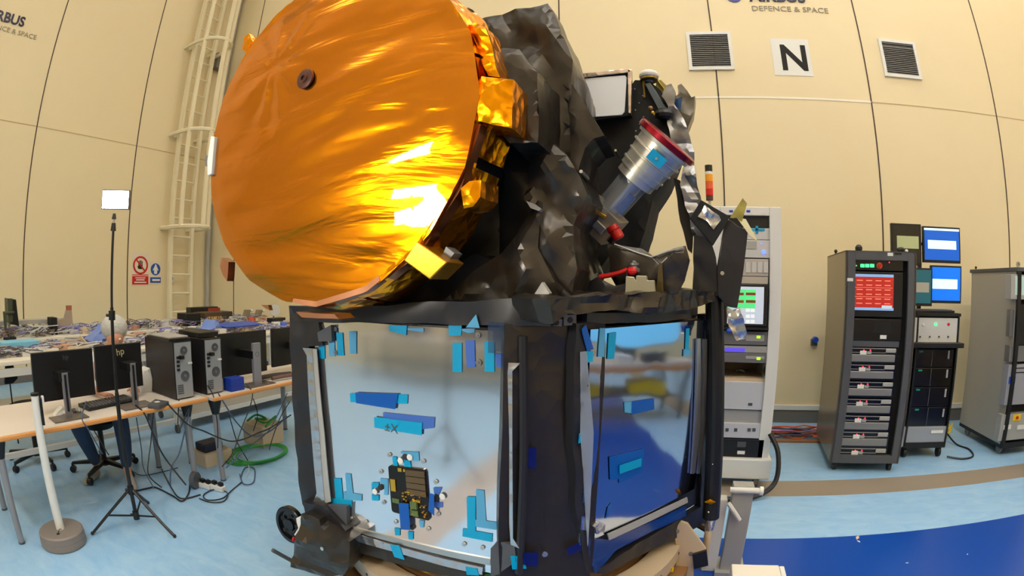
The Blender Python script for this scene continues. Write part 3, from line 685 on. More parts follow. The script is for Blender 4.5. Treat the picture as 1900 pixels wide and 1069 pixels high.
# silver stepped baffle of the star sensor, red ring, clear sleeve, base block
A0_, A1_ = atY(1118, 404, 2.02), atY(1238, 263, 1.93); ax = (A1_-A0_).normalized(); LB = (A1_-A0_).length
def fr(t): return A0_+ax*LB*t
BF = MB().lathe(fr(.50), ax, [(0, .084), (.03, .084), (.032, .092), (.055, .092), (.056, .099), (.062, .099), (.063, .094), (.095, .096), (.097, .103), (.103, .103), (.104, .098), (.135, .102), (.137, .112), (.144, .112), (.145, .104), (.175, .106), (.177, .118), (LB*.47, .122)], 36).build('star_sensor_baffle', mat('ribbed_aluminium', (205, 200, 186), .36, .7), S)
BF['label'] = 'stepped silver tube'
MB().lathe(fr(.965), ax, [(0, .126), (.004, .134), (.024, .134), (.028, .128)], 40).build('red_ring', M_redano, BF)
MB().lathe(fr(.08), ax, [(0, .062), (LB*.44, .064)], 28).build('clear_sleeve', M_glass, BF)
MB().lathe(fr(.10), ax, [(0, .040), (LB*.4, .045)], 20).build('inner_barrel', M_alu, BF)
sd = ax.cross(Vector((0, 1, 0))).normalized()
c = fr(.25)+Vector((.028, -.036, -.02)); e = ax*.045; g = sd*.022
MB().hexa([c-e-g, c+e-g, c+e-g+Vector((0, .01, 0)), c-e-g+Vector((0, .01, 0)), c-e+g, c+e+g, c+e+g+Vector((0, .01, 0)), c-e+g+Vector((0, .01, 0))]).build('blue_tape', mat('blue_tape_deep', (50, 115, 205), .4), BF)
def obox(c, a, b, n_, ha, hb, hn, name, m, par, bevel=.004):
    a, b, n_ = a*ha, b*hb, n_*hn
    return MB().hexa([c-a-b-n_, c+a-b-n_, c+a-b+n_, c-a-b+n_, c-a+b-n_, c+a+b-n_, c+a+b+n_, c-a+b+n_]).build(name, m, par, bevel=bevel)
nn = ax.cross(sd).normalized()
obox(fr(.0)-ax*.01, ax, sd, nn, .062, .085, .060, 'base_block', mat('tan_grey_block', (150, 140, 125), .35, .4), BF)
bb = obox(atY(1110, 395, 1.955), (ax*-.25+sd).normalized(), ax, nn, .038, .009, .008, 'gold_plug', mat('gold_contact', (235, 180, 70), .25, .9), BF)
P = fr(.83); n3 = (EYE-P).normalized(); n3 = (n3-ax*n3.dot(ax)).normalized(); s3 = ax.cross(n3)
bt = obox(P+n3*.119+s3*.010, ax, s3, n3, .022, .034, .0015, 'blue_tape', M_tape, BF, bevel=0)
MB().lathe(P+n3*.120+s3*.010, n3, [(0, .007), (.005, .006)], 12).build('screw', M_steel, bt)
c = atY(1140, 427, 1.97); MB().lathe(c, (sd*-1+ax*-.3), [(-.02, .026), (.0, .028), (.004, .024), (.035, .024), (.04, .020)], 20).build('red_cap', M_red, BF)
c = atY(1112, 422, 1.95); obox(c, ax, sd, nn, .018, .026, .006, 'steel_clip', M_alu, BF)
foil(fy(2.0), [(1082, 398), (1092, 392), (1140, 440), (1133, 452), (1108, 436)], -.1, 0, 'black_blanket', M_blackm, cell=.02, amp=.01, seed=109)
# wrapped struts and hood at the far right
foil(fy(2.30), [(1238, 160), (1247, 156), (1253, 170), (1250, 190), (1262, 212), (1280, 250), (1287, 290), (1291, 330), (1302, 372), (1312, 412), (1322, 450), (1300, 452), (1284, 430), (1272, 380), (1262, 340), (1272, 300), (1246, 262), (1238, 230), (1240, 196), (1228, 178)], -.09, 0, 'silver_wrapped_strut', mat('grey_silver_film', (150, 150, 154), .34, .75, bump=(14, .25, 'foil')), cell=.018, amp=.016, seed=110, f0=6, f1=22)
foil(fy(2.34), [(1250, 330), (1262, 335), (1272, 380), (1286, 430), (1284, 470), (1276, 462), (1262, 410)], -.05, 0, 'black_strut', M_black, cell=.02, amp=.006, seed=111)
foil(fy(2.28), [(1287, 436), (1318, 444), (1328, 478), (1332, 520), (1336, 548), (1284, 548), (1288, 500)], -.12, 0, 'black_wrapped_foot', M_mlid, cell=.02, amp=.012, seed=112)
foil(fy(2.40), [(1258, 158), (1265, 155), (1276, 168), (1283, 180), (1289, 178), (1287, 208), (1277, 236), (1274, 256), (1264, 236), (1262, 210), (1250, 195), (1248, 182), (1262, 172)], -.14, 0, 'grey_hood', mat('grey_film', (92, 88, 82), .3, .5, bump=(14, .3, 'foil')), cell=.018, amp=.014, seed=113)
foil(fy(2.37), [(1246, 196), (1254, 184), (1266, 180), (1262, 206), (1250, 216)], -.03, 0, 'blue_film', mat('blue_steel_film', (50, 80, 130), .2, .7), cell=.015, amp=.008, seed=114)
# black square mirror frame with crumpled silver window
F = fy(2.24)
SQ = MB().fpoly(F, pxs(F, [(1301, 371), (1353, 401), (1350, 412), (1323, 456), (1280, 406)]), -.02, .0).build('square_frame', M_blackm, S, bevel=.003)
foil(F, [(1308, 381), (1335, 400), (1338, 408), (1324, 426), (1312, 410), (1295, 402)], -.005, .008, 'silver_window', M_silverc, SQ, cell=.010, amp=.006, seed=115, f0=15, f1=40)
F = fy(2.27)
PB = MB().fpoly(F, pxs(F, [(1346, 404), (1358, 410), (1370, 420), (1388, 427), (1380, 500), (1368, 572), (1350, 569), (1332, 550), (1330, 500)]), -.05, .0).build('black_side_panel', M_mlid, S, bevel=.004)
disc(F, 1340, 507, .010, .0, 'button', M_steel, PB)
for q, sd_, nm in (([(1353, 404), (1378, 368), (1386, 378), (1376, 412), (1366, 404)], 116, 'olive_flap'), ([(1368, 404), (1384, 406), (1406, 448), (1390, 436)], 117, 'cream_flap'), ([(1340, 394), (1350, 400), (1352, 408), (1336, 404)], 118, 'silver_flap')):
    foil(fy(2.26), q, -.012, 0, nm, {'olive_flap': mat('olive_film', (150, 140, 70), .4, .3), 'cream_flap': mat('cream_film', (225, 215, 170), .5), 'silver_flap': M_silverc}[nm], PB, cell=.014, amp=.006, seed=sd_)
foil(fy(2.27), [(1350, 571), (1360, 576), (1372, 572), (1386, 618), (1383, 628), (1368, 633), (1352, 600)], -.04, 0, 'silver_wrapped_end', M_silverc, cell=.014, amp=.012, seed=119, f0=10, f1=30)
MB().ball(atY(1352, 614, 2.26), .012, 8).build('blue_plug', M_blue, S)
# wrapped box, red handle, bracket on the deck
BXB = foil(fy(1.96), [(1128, 453), (1188, 460), (1210, 476), (1240, 464), (1271, 457), (1279, 478), (1270, 520), (1256, 546), (1190, 552), (1150, 545), (1132, 510)], -.28, 0, 'wrapped_box', M_mli, cell=.02, amp=.012, seed=120, bulge=.02)
MB().tube([atY(x, y, 1.94) for x, y in ((1140, 453), (1180, 468), (1209, 477))], .003, 5, 1).tube([atY(x, y, 1.94) for x, y in ((1268, 459), (1240, 466), (1209, 477), (1224, 492), (1238, 478))], .003, 5, 1).build('bright_fold', M_lgrey, BXB)
foil(fy(1.93), [(1217, 545), (1222, 490), (1228, 488), (1232, 545)], -.02, 0, 'olive_fold', mat('olive_dark', (80, 66, 30), .4, .4), BXB, cell=.02, amp=.004, seed=121)
MB().tube([atY(x, y, 1.90) for x, y in ((1112, 514), (1130, 511), (1150, 506), (1164, 500))], .0095, 10, 3).ball(atY(1172, 503, 1.90), .019, 12, (1.1, 1, .9)).build('red_handle', M_red, BXB)
foil(fy(1.88), [(1106, 514), (1140, 530), (1165, 525), (1162, 500), (1175, 548), (1100, 552), (1060, 545)], -.05, 0, 'black_blanket', M_mlid, cell=.02, amp=.012, seed=122)
F = fy(1.87)
SB_ = MB().fpoly(F, pxs(F, [(1160, 544), (1161, 512), (1176, 514), (1180, 520), (1180, 511), (1200, 512), (1201, 520), (1214, 520), (1216, 543)]), -.04, 0).build('silver_bracket', mat('satin_bracket', (165, 160, 138), .35, .6), S, bevel=.003)
c = atY(1177, 500, 1.93); MB().lathe(c-Vector((0, 0, .01)), (0, 0, 1), [(0, .020), (.012, .022), (.016, .014), (.022, .012), (.026, .018), (.034, .018), (.038, .008), (.044, .008)], 18).build('grey_knob', M_mgrey, SB_)
MB().box(-.42, -.30, 1.89, 2.02, 1.59, 1.665).build('bracket_foot', mat('satin_bracket', (165, 160, 138), .35, .6), SB_)

# ------------------------------------------------------------------ trolley that carries the spacecraft
RC = Vector((-.85, 2.38, 0))
T = empty('spacecraft_trolley', (RC.x, RC.y, 0), 'beige metal ring and wheeled frame carrying the black and silver spacecraft', 'trolley')
def ringm(r0, r1, z0, z1, seg=72):
    vs = []
    for r, z in ((r0, z0), (r1, z0), (r1, z1), (r0, z1)):
        for k in range(seg): a = 2*math.pi*k/seg; vs.append((RC.x+r*math.cos(a), RC.y+r*math.sin(a), z))
    fs = [(j*seg+k, j*seg+(k+1) % seg, ((j+1) % 4)*seg+(k+1) % seg, ((j+1) % 4)*seg+k) for j in range(4) for k in range(seg)]
    return MB().add(vs, fs, True)
rg_ = ringm(.66, .76, .44, .60).build('clamp_ring', mat('tan_metal', (180, 152, 118), .35, .6), T)
ringm(.80, .92, .36, .44).build('support_ring', M_beige, T)
ringm(.77, .785, .52, .535).build('green_wire', M_green, T)
for k in range(24):
    a = 2*math.pi*k/24+.1; c = RC+Vector((.92*math.cos(a), .92*math.sin(a), .40))
    if c.y < 2.7: MB().lathe(c, (math.cos(a), math.sin(a), 0), [(-.004, .008), (.004, .007)], 8).build('ring_bolt', M_dgrey, T)
for k in range(5):
    a = math.radians(-125+k*14); c = RC+Vector((.79*math.cos(a), .79*math.sin(a), .49)); MB().ball(c, .022, 8, (1.5, 1, .5)).build('yellow_tag', M_yellow, T)
MB().prism([(RC.x+.98*math.cos(2*math.pi*k/32), RC.y+.98*math.sin(2*math.pi*k/32)) for k in range(32)], .26, .32).build('base_plate', M_brown, T, bevel=.004)
MB().prism([(RC.x+.78*math.cos(2*math.pi*k/32), RC.y+.78*math.sin(2*math.pi*k/32)) for k in range(32)], .32, .44).build('spacer', M_brown, T)
for sx, sy in ((-1, -1), (1, -1), (1, 1), (-1, 1)):
    x, y = RC.x+sx*.62, RC.y+sy*.62
    l = MB().box(x-.05, x+.05, y-.05, y+.05, .12, .26).build('leg', M_white, T, bevel=.004)
    MB().cyl((x-.02, y, .06), (x+.02, y, .06), .06, seg=20).box(x-.03, x+.03, y-.02, y+.02, .06, .12).build('caster', M_black, l)
MB().box(RC.x-.67, RC.x+.67, RC.y-.66, RC.y-.58, .20, .28).box(RC.x-.67, RC.x+.67, RC.y+.58, RC.y+.66, .20, .28).box(RC.x-.66, RC.x-.58, RC.y-.6, RC.y+.6, .20, .28).box(RC.x+.58, RC.x+.66, RC.y-.6, RC.y+.6, .20, .28).build('frame', M_white, T, bevel=.004)
# bracket plates, clamp block, yellow caps
F = fy(2.24)
BP = MB().fpoly(F, pxs(F, [(1263, 968), (1276, 972), (1311, 1020), (1300, 1030), (1286, 1034), (1287, 1085), (1250, 1085), (1256, 1020), (1249, 985)]), -.02, 0).build('bracket_plate', M_beige, T, bevel=.003)
for x, y in ((1256, 986), (1282, 1028)): disc(F, x, y, .013, 0, 'bolt', M_mgrey, BP, hole=True)
foil(fy(2.22), [(1285, 1030), (1311, 1023), (1314, 1050), (1288, 1056)], -.04, 0, 'black_clamp', M_black, T, cell=.02, amp=.003, seed=130)
MB().tube([atY(x, y, 2.45) for x, y in ((1262, 955), (1290, 970), (1316, 985))], .02, 8).build('brown_tube', mat('dark_brown_tube', (62, 44, 30), .35, .3), T)
for x, y, r in ((1237, 1038, .026), (1217, 1072, .034)):
    c = atZ(x, y, .39); MB().lathe((c.x, c.y, .36), (0, 0, 1), [(0, r), (.03, r), (.038, r*.8)], 12).build('yellow_cap', M_yellow, T)
a, z = fy(2.12).hit(1237, 1052); tg = MB().fbox(fy(2.12), a, a+.035, z-.027, z, -.002, 0).build('number_tag', M_yellow, T)
text_mb('12', fy(2.12), a+.006, z-.021, .022, d=.0005, thick=.0005).build('number', M_black, tg)
# wrapped corner with handwheel at the left
foil(fy(1.45), [(560, 955), (590, 962), (605, 985), (632, 1000), (645, 1005), (646, 1050), (636, 1062), (598, 1069), (575, 1066), (539, 1050), (545, 1020), (552, 985)], -.16, 0, 'wrapped_corner', M_mli, T, cell=.03, amp=.035, seed=131, bulge=.02, f0=4, f1=9)
disc(fy(1.45), 598, 1018, .010, .03, 'button', M_steel, T)
foil(fy(1.50), [(562, 930), (600, 938), (640, 985), (620, 1010), (575, 990)], -.3, 0, 'wrapped_arm', M_mlid, T, cell=.03, amp=.015, seed=132)
wc = atY(541, 973, 1.66); wa = Vector((-.02, -1, .08)).normalized()
HW = MB().lathe(wc-wa*.012, wa, [(0, .096), (.003, .103), (.03, .103), (.034, .097), (.034, .08), (.018, .076), (.018, .034), (.032, .03), (.032, .0)], 40).build('handwheel', M_blackg, T)
e1 = wa.orthogonal().normalized(); e2 = wa.cross(e1)
for k in range(5):
    a = 2*math.pi*k/5; c = wc+(e1*math.cos(a)+e2*math.sin(a))*.055+wa*.018; MB().lathe(c, wa, [(0, .013), (.002, .012)], 12).build('wheel_hole', M_blackm, HW)
MB().cyl(atY(540, 1040, 1.72), atY(506, 1021, 1.62), .012).build('shaft', M_dgrey, T)
F = fy(1.52)
MB().fpoly(F, pxs(F, [(549, 962), (564, 955), (567, 962), (562, 972), (563, 980), (552, 997), (545, 993), (553, 980), (550, 970)]), -.02, 0).build('white_latch', M_white, T, bevel=.003)
MB().ball(atY(545, 1001, 1.51), .010, 10, (.8, 1, 1.3)).build('red_tip', M_red, T)

# grey column with clamp, white box in front
U = empty('grey_column', (.36, 2.72, 0), 'flat grey upright column with a white clamp beside the deep blue floor', 'column')
F = fy(2.70); x0, x1, _, _ = F.rect(1344, 950, 1382, 1069); zt_ = F.hit(1370, 902)[1]
MB().box(x0, x1, 2.70, 2.78, 0, zt_).build('post', M_lgrey, U, bevel=.004)
MB().box(x0-.03, x1+.03, 2.66, 2.86, 0, .03).build('foot', M_lgrey, U)
c = F.hit(1380, 909); MB().cyl((x0-.02, 2.69, c[1]), (x1+.045, 2.69, c[1]), .018).cyl((x1+.03, 2.69, c[1]), (x1+.05, 2.69, c[1]), .026).build('clamp', M_white, U)
MB().box(x0-.11, x0-.02, 2.72, 2.80, 0, zt_-.1).build('white_rail', M_white, U, bevel=.004)
MB().tube([F.P(x0-.02, zt_-.10, .02), F.P(x0+.03, zt_-.16, .03), F.P(x0+.06, zt_-.2, .03)], .014).build('lever', M_white, U)
B = MB(); b0 = atZ(1357, 1046, .34); b1 = atZ(1455, 1046, .34)
W = MB().box(b0.x, b1.x-.03, b0.y-.35, b0.y, .02, .34).build('white_box', mat('cream_box', (232, 226, 214), .45), bevel=.006)
tag(W, 'low cream white box on the floor in front of the grey column', 'box')
MB().box(b1.x-.028, b1.x, b0.y-.35, b0.y, .02, .335).build('side_panel', M_white, W, bevel=.006)
MB().box(b0.x+.02, b1.x-.05, b0.y-.33, b0.y-.02, 0, .02).build('foot', M_black, W)
# torn bits of tape on the blue floor
for i, (x, y, s, m, n_) in enumerate(((1591, 998, .035, mat('peach_scrap', (225, 190, 160), .7), 'peach coloured scrap of tape on the deep blue floor'), (1593, 1005, .018, M_lbl, 'white scrap beside the peach scrap on the deep blue floor'), (1683, 1045, .012, M_lbl, 'white crumb low in the middle of the deep blue floor'), (1795, 1029, .012, M_lbl, 'white crumb towards the right of the deep blue floor'))):
    p = atZ(x, y, 0); a = -.5+i; tag(MB().prism([(p.x+s*math.cos(a+k*1.57)*(1 if k % 2 else .4), p.y+s*math.sin(a+k*1.57)*(1 if k % 2 else .4)) for k in range(4)], .0005, .003).build('tape_scrap', m), n_, 'scrap')
# ------------------------------------------------------------------ signs and fittings on the walls
FB = fy(YW); FL = fx(XW)
def vent(x0, x1, z0, z1, label, open_top=False):
    t = empty('wall_vent', (x0, YW-.03, z0), label, 'vent')
    mb = MB(); w = .045
    mb.fbox(FB, x0, x1, z0, z0+w, 0, .03).fbox(FB, x0, x1, z1-w, z1, 0, .03).fbox(FB, x0, x0+w, z0+w, z1-w, 0, .03).fbox(FB, x1-w, x1, z0+w, z1-w, 0, .03)
    mb.build('frame', M_white, t)
    MB().fbox(FB, x0+w, x1-w, z0+w, z1-w, 0, .004).build('backing', M_dgrey, t)
    mb = MB(); n = 17
    for i in range(n):
        z = z0+w+(z1-z0-2*w)*(i+.5)/n
        if open_top and i == n-2: continue
        mb.hexa([FB.P(x0+w, z-.010, .024), FB.P(x1-w, z-.010, .024), FB.P(x1-w, z+.004, .005), FB.P(x0+w, z+.004, .005), FB.P(x0+w, z-.006, .026), FB.P(x1-w, z-.006, .026), FB.P(x1-w, z+.008, .007), FB.P(x0+w, z+.008, .007)])
    mb.build('slats', mat('vent_slat', (172, 170, 164), .4, .1), t)
vent(.10, .71, 4.50, 5.08, 'louvred wall vent across a panel seam, left of the letter sign')
vent(2.86, 3.46, 4.50, 5.07, 'louvred wall vent with one open slat, right of the letter sign', True)
t = empty('letter_sign', (1.25, YW-.01, 4.43), 'white square wall sign with the black letter N', 'sign')
MB().fbox(FB, 1.25, 1.79, 4.43, 4.98, 0, .006).build('board', M_white, t)
text_mb('N', FB, 1.345, 4.515, .53, d=.0065, bold=.012).build('letter', M_blackm, t)
def logo(F, a, z, label, with_badge=True):
    P = F.P(a, z, 0)
    t = empty('wall_lettering', tuple(P), label, 'lettering')
    text_mb('AIRBUS', F, a, z+.16, .245, d=.002, thick=.012, stretch=1.02, bold=.006).build('company_name', mat('navy_letter', (28, 26, 52), .25, .3), t)
    text_mb('DEFENCE & SPACE', F, a, z, .118, d=.002, thick=.006, stretch=1.16).build('division_name', mat('grey_letter', (140, 132, 112), .5), t)
    if with_badge:
        c = F.P(a-.22, z+.26, 0); b = MB().lathe(c, F.n, [(.001, .12), (.01, .12), (.014, .10)], 32).build('round_badge', mat('badge_blue', (60, 70, 140), .3, .3), t)
        MB().lathe(c+F.n*.014, F.n, [(0, .085), (.006, .085), (.006, .06), (0, .06)], 28, cap=False).lathe(c+F.n*.014, F.n, [(0, .028), (.008, .02)], 16).build('badge_ring', mat('badge_pale', (190, 196, 220), .3), b)
logo(FB, 1.06, 5.42, 'company lettering with a round badge high on the back wall')
logo(FL, .66, 5.56, 'company lettering high on the left wall, cut by the picture edge')
# safety signs
t = empty('prohibition_sign', tuple(FL.P(4.43, 1.54)), 'white and red prohibition sign with a crossed-out hand on the wall', 'sign')
MB().fbox(FL, 4.42, 4.81, 1.53, 2.13, 0, .004).build('board', mat('sign_board', (226, 214, 196), .5), t)
c = FL.P(4.615, 1.90, .004)
MB().lathe(c, FL.n, [(0, .17), (.004, .17), (.004, .135), (0, .135)], 32, cap=False).fpoly(FL, [(4.50, 2.0), (4.52, 2.02), (4.73, 1.80), (4.71, 1.78)], .004, .009).build('red_ring', M_red, t)
mb = MB()
for k in range(4): mb.fbox(FL, 4.565+k*.026, 4.583+k*.026, 1.90, 1.975+.015*(k in (1, 2)), .004, .006)
mb.fbox(FL, 4.565, 4.661, 1.83, 1.905, .004, .006).fpoly(FL, [(4.545, 1.87), (4.565, 1.84), (4.57, 1.86), (4.55, 1.90)], .004, .006).build('hand_symbol', M_blackm, t)
MB().fbox(FL, 4.43, 4.80, 1.545, 1.70, .004, .006).fbox(FL, 4.43, 4.80, 1.715, 1.73, .004, .006).build('red_block', M_red, t)
MB().fbox(FL, 4.50, 4.73, 1.66, 1.675, .006, .008).fbox(FL, 4.52, 4.71, 1.62, 1.64, .006, .008).fbox(FL, 4.48, 4.75, 1.575, 1.595, .006, .008).build('white_lines', M_lbl, t)
t = empty('clothing_sign', tuple(FL.P(4.83, 1.56)), 'smaller blue and white sign of a protective suit, right of the prohibition sign', 'sign')
MB().fbox(FL, 4.83, 5.10, 1.55, 1.98, 0, .004).build('board', mat('sign_board', (226, 214, 196), .5), t)
MB().lathe(FL.P(4.965, 1.83, .004), FL.n, [(0, .115), (.003, .113)], 28).fbox(FL, 4.84, 5.09, 1.575, 1.68, .004, .006).build('blue_field', mat('sign_blue', (35, 80, 165), .4), t)
MB().fpoly(FL, [(4.93, 1.745), (5.0, 1.745), (5.0, 1.83), (5.02, 1.80), (5.03, 1.82), (4.99, 1.89), (4.94, 1.89), (4.90, 1.82), (4.91, 1.80), (4.93, 1.83)], .007, .009).lathe(FL.P(4.965, 1.905, .007), FL.n, [(0, .02), (.002, .02)], 12).fbox(FL, 4.89, 5.07, 1.61, 1.645, .006, .008).build('suit_symbol', M_lbl, t)
t = tag(MB().fbox(FL, 5.24, 5.40, 1.57, 1.74, 0, .03).build('switch_plate', M_white, bevel=.004), 'small white switch box on the wall behind the ladder', 'switch')
MB().fbox(FL, 5.34, 5.365, 1.64, 1.68, .03, .035).build('switch', M_dgrey, t)
# corner pipe
t = tag(MB().cyl((XW+.10, YW-.10, 0), (XW+.10, YW-.10, ZC), .05, seg=14).build('corner_pipe', mat('pipe_grey', (168, 166, 160), .5)), 'tall grey pipe standing in the corner of the hall', 'pipe')
MB().box(XW+.02, XW+.2, YW-.47, YW-.22, 6.1, 6.45).build('junction_box', M_mgrey, t)
# caged ladder on the left wall
M_lad = mat('ladder_cream', (236, 226, 196), .45)
t = empty('caged_ladder', (XW+.2, 5.4, 0), 'tall cream wall ladder with a safety cage near the corner', 'ladder')
LY0, LY1, LX = 5.18, 5.68, XW+.22
for y in (LY0, LY1): MB().box(LX-.045, LX+.045, y-.035, y+.035, 0, ZC-.4).build('rail', M_lad, t)
mb = MB(); z = .3
for k in range(24): MB().cyl((LX, LY0, z), (LX, LY1, z), .020, seg=8).build('rung', M_lad, t); z += .36
hy = (LY0+LY1)/2
for z in (2.62, 4.45, 6.35, 8.2):
    pts = []
    for k in range(13):
        a = math.pi*k/12; pts.append((LX+.78*math.sin(a)**.8, hy-.36*math.cos(a)*1.05, z))
    MB().tube([(XW, LY0-.12, z)]+pts+[(XW, LY1+.12, z)], .040, 6, 1).build('cage_hoop', M_lad, t)
for a in (.18, .5, .82):
    q = math.pi*a; x, y = LX+.78*math.sin(q)**.8, hy-.36*math.cos(q)*1.05
    MB().box(x-.02, x+.02, y-.04, y+.04, 2.6, ZC-.6).build('cage_bar', M_lad, t)
for z in (.8, 2.62, 4.45, 6.35): MB().box(XW, LX, LY0-.02, LY0+.02, z-.03, z+.03).box(XW, LX, LY1-.02, LY1+.02, z-.03, z+.03).build('wall_bracket', M_lad, t)

# ------------------------------------------------------------------ white rack
YR = 4.12; F = fy(YR)
x0, x1 = F.hit(1338, 700)[0]-.12, F.hit(1445, 650)[0]; zt1 = F.hit(1430, 384)[1]
WR = empty('white_rack', ((x0+x1)/2, YR+.4, 0), 'tall white equipment rack behind the spacecraft with a green screen in it', 'rack')
zb1 = F.hit(1400, 878)[1]
MB().box(x1-.10, x1, YR, YR+.85, zb1, zt1).build('side_post', M_white, WR, bevel=.006)
MB().box(x0, x0+.08, YR, YR+.85, zb1, zt1).build('side_post', M_white, WR, bevel=.006)
MB().box(x0+.08, x1-.10, YR, YR+.85, F.hit(1400, 400)[1], zt1).build('top_cap', M_white, WR, bevel=.006)
MB().box(x0-.02, x1+.03, YR-.05, YR+.9, zb1-.04, zb1+.14).build('plinth', M_white, WR, bevel=.01)
MB().box(x0+.08, x1-.1, YR+.55, YR+.6, zb1+.1, zt1-.1).build('rear_panel', mat('rack_inside', (176, 160, 130), .6), WR)
for x in (x0+.08, x1-.08):
    for y in (YR+.03, YR+.8): MB().cyl((x-.02, y, .055), (x+.02, y, .055), .055, seg=18).box(x-.03, x+.03, y-.03, y+.03, .06, zb1-.03).build('caster', M_mgrey, WR)
def rk(F, root, px, py, qx, qy, d0, d1, name, m, bevel=0, parent=None):
    a0, a1, z0, z1 = F.rect(px, py, qx, qy, d1); return MB().fbox(F, a0, a1, z0, z1, d0, d1).build(name, m, parent or root, bevel=bevel)
rk(F, WR, 1330, 401, 1434, 422, -.4, -.03, 'dark_slot', M_black)
o = rk(F, WR, 1330, 423, 1431, 444, -.4, -.02, 'blank_panel', M_offw)
rk(F, WR, 1393, 424, 1419, 428, -.02, -.015, 'blue_tape', M_tape, parent=o); rk(F, WR, 1402, 419, 1407, 434, -.02, -.015, 'blue_tape', M_tape, parent=o)
o = rk(F, WR, 1330, 445, 1430, 478, -.4, -.02, 'instrument', M_offw, bevel=.003)
disc(F, 1417, 468, .018, -.02, 'blue_lamp', M_ledb, o); disc(F, 1413, 452, .006, -.02, 'violet_lamp', M_ledb, o); rk(F, WR, 1385, 448, 1404, 462, -.02, -.016, 'small_screen', M_lgrey, parent=o)
o = rk(F, WR, 1330, 480, 1426, 512, -.4, -.02, 'module_tray', mat('warm_grey_panel', (188, 180, 170), .5), bevel=.003)
for k in range(4): rk(F, WR, 1384+k*11, 486, 1392+k*11, 506, -.02, -.014, 'module_face', M_offw, parent=o)
rk(F, WR, 1330, 513, 1425, 526, -.4, -.02, 'blank_panel', mat('warm_grey_panel', (188, 180, 170), .5))
o = rk(F, WR, 1340, 527, 1424, 606, -.1, .03, 'rack_screen', M_black, bevel=.006)
sc_ = rk(F, WR, 1350, 532, 1417, 601, .03, .032, 'display', mat('display_pale', (186, 196, 210), .3, emit=.55), parent=o)
mg = mat('display_green', (90, 230, 140), .3, emit=.5); mr = mat('display_brown', (130, 60, 30), .3, emit=.3)
rk(F, WR, 1352, 537, 1402, 572, .032, .033, 'green_area', mg, parent=o)
for y in (543, 557):
    for x in (1362, 1384): rk(F, WR, x, y, x+18, y+5, .033, .034, 'brown_bar', mr, parent=o)
for y in (573, 584, 594):
    for x in (1366, 1384, 1393): rk(F, WR, x, y, x+7, y+6, .033, .034, 'white_field', mat('display_white', (230, 235, 235), .3, emit=.6), parent=o)
rk(F, WR, 1340, 607, 1426, 612, -.1, .04, 'shelf_edge', M_black)
for y0, y1 in ((615, 640), (655, 673)):
    o = rk(F, WR, 1330, y0, 1426, y1, -.4, -.015, 'drawer_unit', M_mgrey, bevel=.003)
    rk(F, WR, 1384, y0+6, 1418, y1-7, -.015, -.010, 'control_field', M_lgrey, parent=o); rk(F, WR, 1404, y0+8, 1411, y0+13, -.010, -.008, 'green_lamp', mat('lime_lamp', (170, 240, 40), .4, emit=1.2), parent=o)
o = rk(F, WR, 1330, 642, 1428, 654, -.4, -.012, 'thin_unit', M_lgrey); rk(F, WR, 1345, 646, 1382, 653, -.012, -.009, 'blue_bar', mat('violet_bar', (95, 80, 235), .4, emit=.6), parent=o)
rk(F, WR, 1330, 702, 1424, 708, -.5, -.05, 'shelf', M_card); MB().tube([F.P(*F.hit(x, y), -.1) for x, y in ((1368, 692), (1376, 690), (1384, 693))], .008).build('dark_clip', M_black, WR)
MB().tube([F.P(*F.hit(x, y), -.03) for x, y in ((1424, 678), (1420, 690), (1423, 704))], .012).build('cable', M_black, WR)
o = rk(F, WR, 1330, 709, 1420, 760, -.4, -.02, 'large_blank_panel', mat('pale_violet_panel', (196, 198, 208), .45), bevel=.003)
rk(F, WR, 1388, 748, 1396, 753, -.02, -.017, 'small_mark', M_dgrey, parent=o)
rk(F, WR, 1330, 761, 1420, 785, -.4, -.04, 'blank_panel', M_lgrey)
o = rk(F, WR, 1330, 786, 1419, 813, -.4, -.01, 'socket_unit', mat('pale_violet_panel', (196, 198, 208), .45), bevel=.003)
for x in (1346, 1362, 1387, 1396): rk(F, WR, x, 795, x+6, 801, -.01, -.005, 'socket', M_dgrey, parent=o)
o = rk(F, WR, 1330, 815, 1416, 856, -.4, .0, 'black_unit', M_black, bevel=.003)
rk(F, WR, 1368, 820, 1384, 830, 0, .004, 'button_field', M_dgrey, parent=o); rk(F, WR, 1368, 837, 1382, 843, 0, .004, 'white_label', M_lbl, parent=o)
for x in (1353, 1385): rk(F, WR, x, 390, x+7, 394, .0, .003, 'blue_sticker', M_blue)
c = atY(1316, 345, YR+.3)
SL = empty('signal_tower', (c.x, YR+.3, zt1), 'small signal tower light of orange and red sections behind the spacecraft', 'signal light')
P = lambda y: atY(1316, y, YR+.3).z
MB().cyl((c.x, c.y, P(372)), (c.x, c.y, P(363)), .032).build('base', mat('dark_brown', (70, 40, 30), .5), SL)
MB().cyl((c.x, c.y, zt1), (c.x, c.y, P(371)), .014).build('pole', M_lgrey, SL)
for y0, y1, m, nm in ((363, 351, M_red, 'red_section'), (351, 337, M_orange, 'orange_section'), (337, 324, mat('amber_section', (240, 160, 30), .35), 'amber_section'), (324, 319, M_lbl, 'white_section'), (319, 307, M_black, 'cap')):
    MB().cyl((c.x, c.y, P(y0)), (c.x, c.y, P(y1)), .034).build(nm, m, SL)
tag(MB().tube([(x1-.02, YR-.05, .5), (x1+.06, YR-.12, .35), (x1+.05, YR-.20, .12), (x1-.15, YR-.30, .03), (x1-.45, YR-.34, .03), (x1-.7, YR-.3, .03)], .022, 10).build('thick_cable', M_cable), 'thick black cable looping round the foot of the white rack', 'cable')

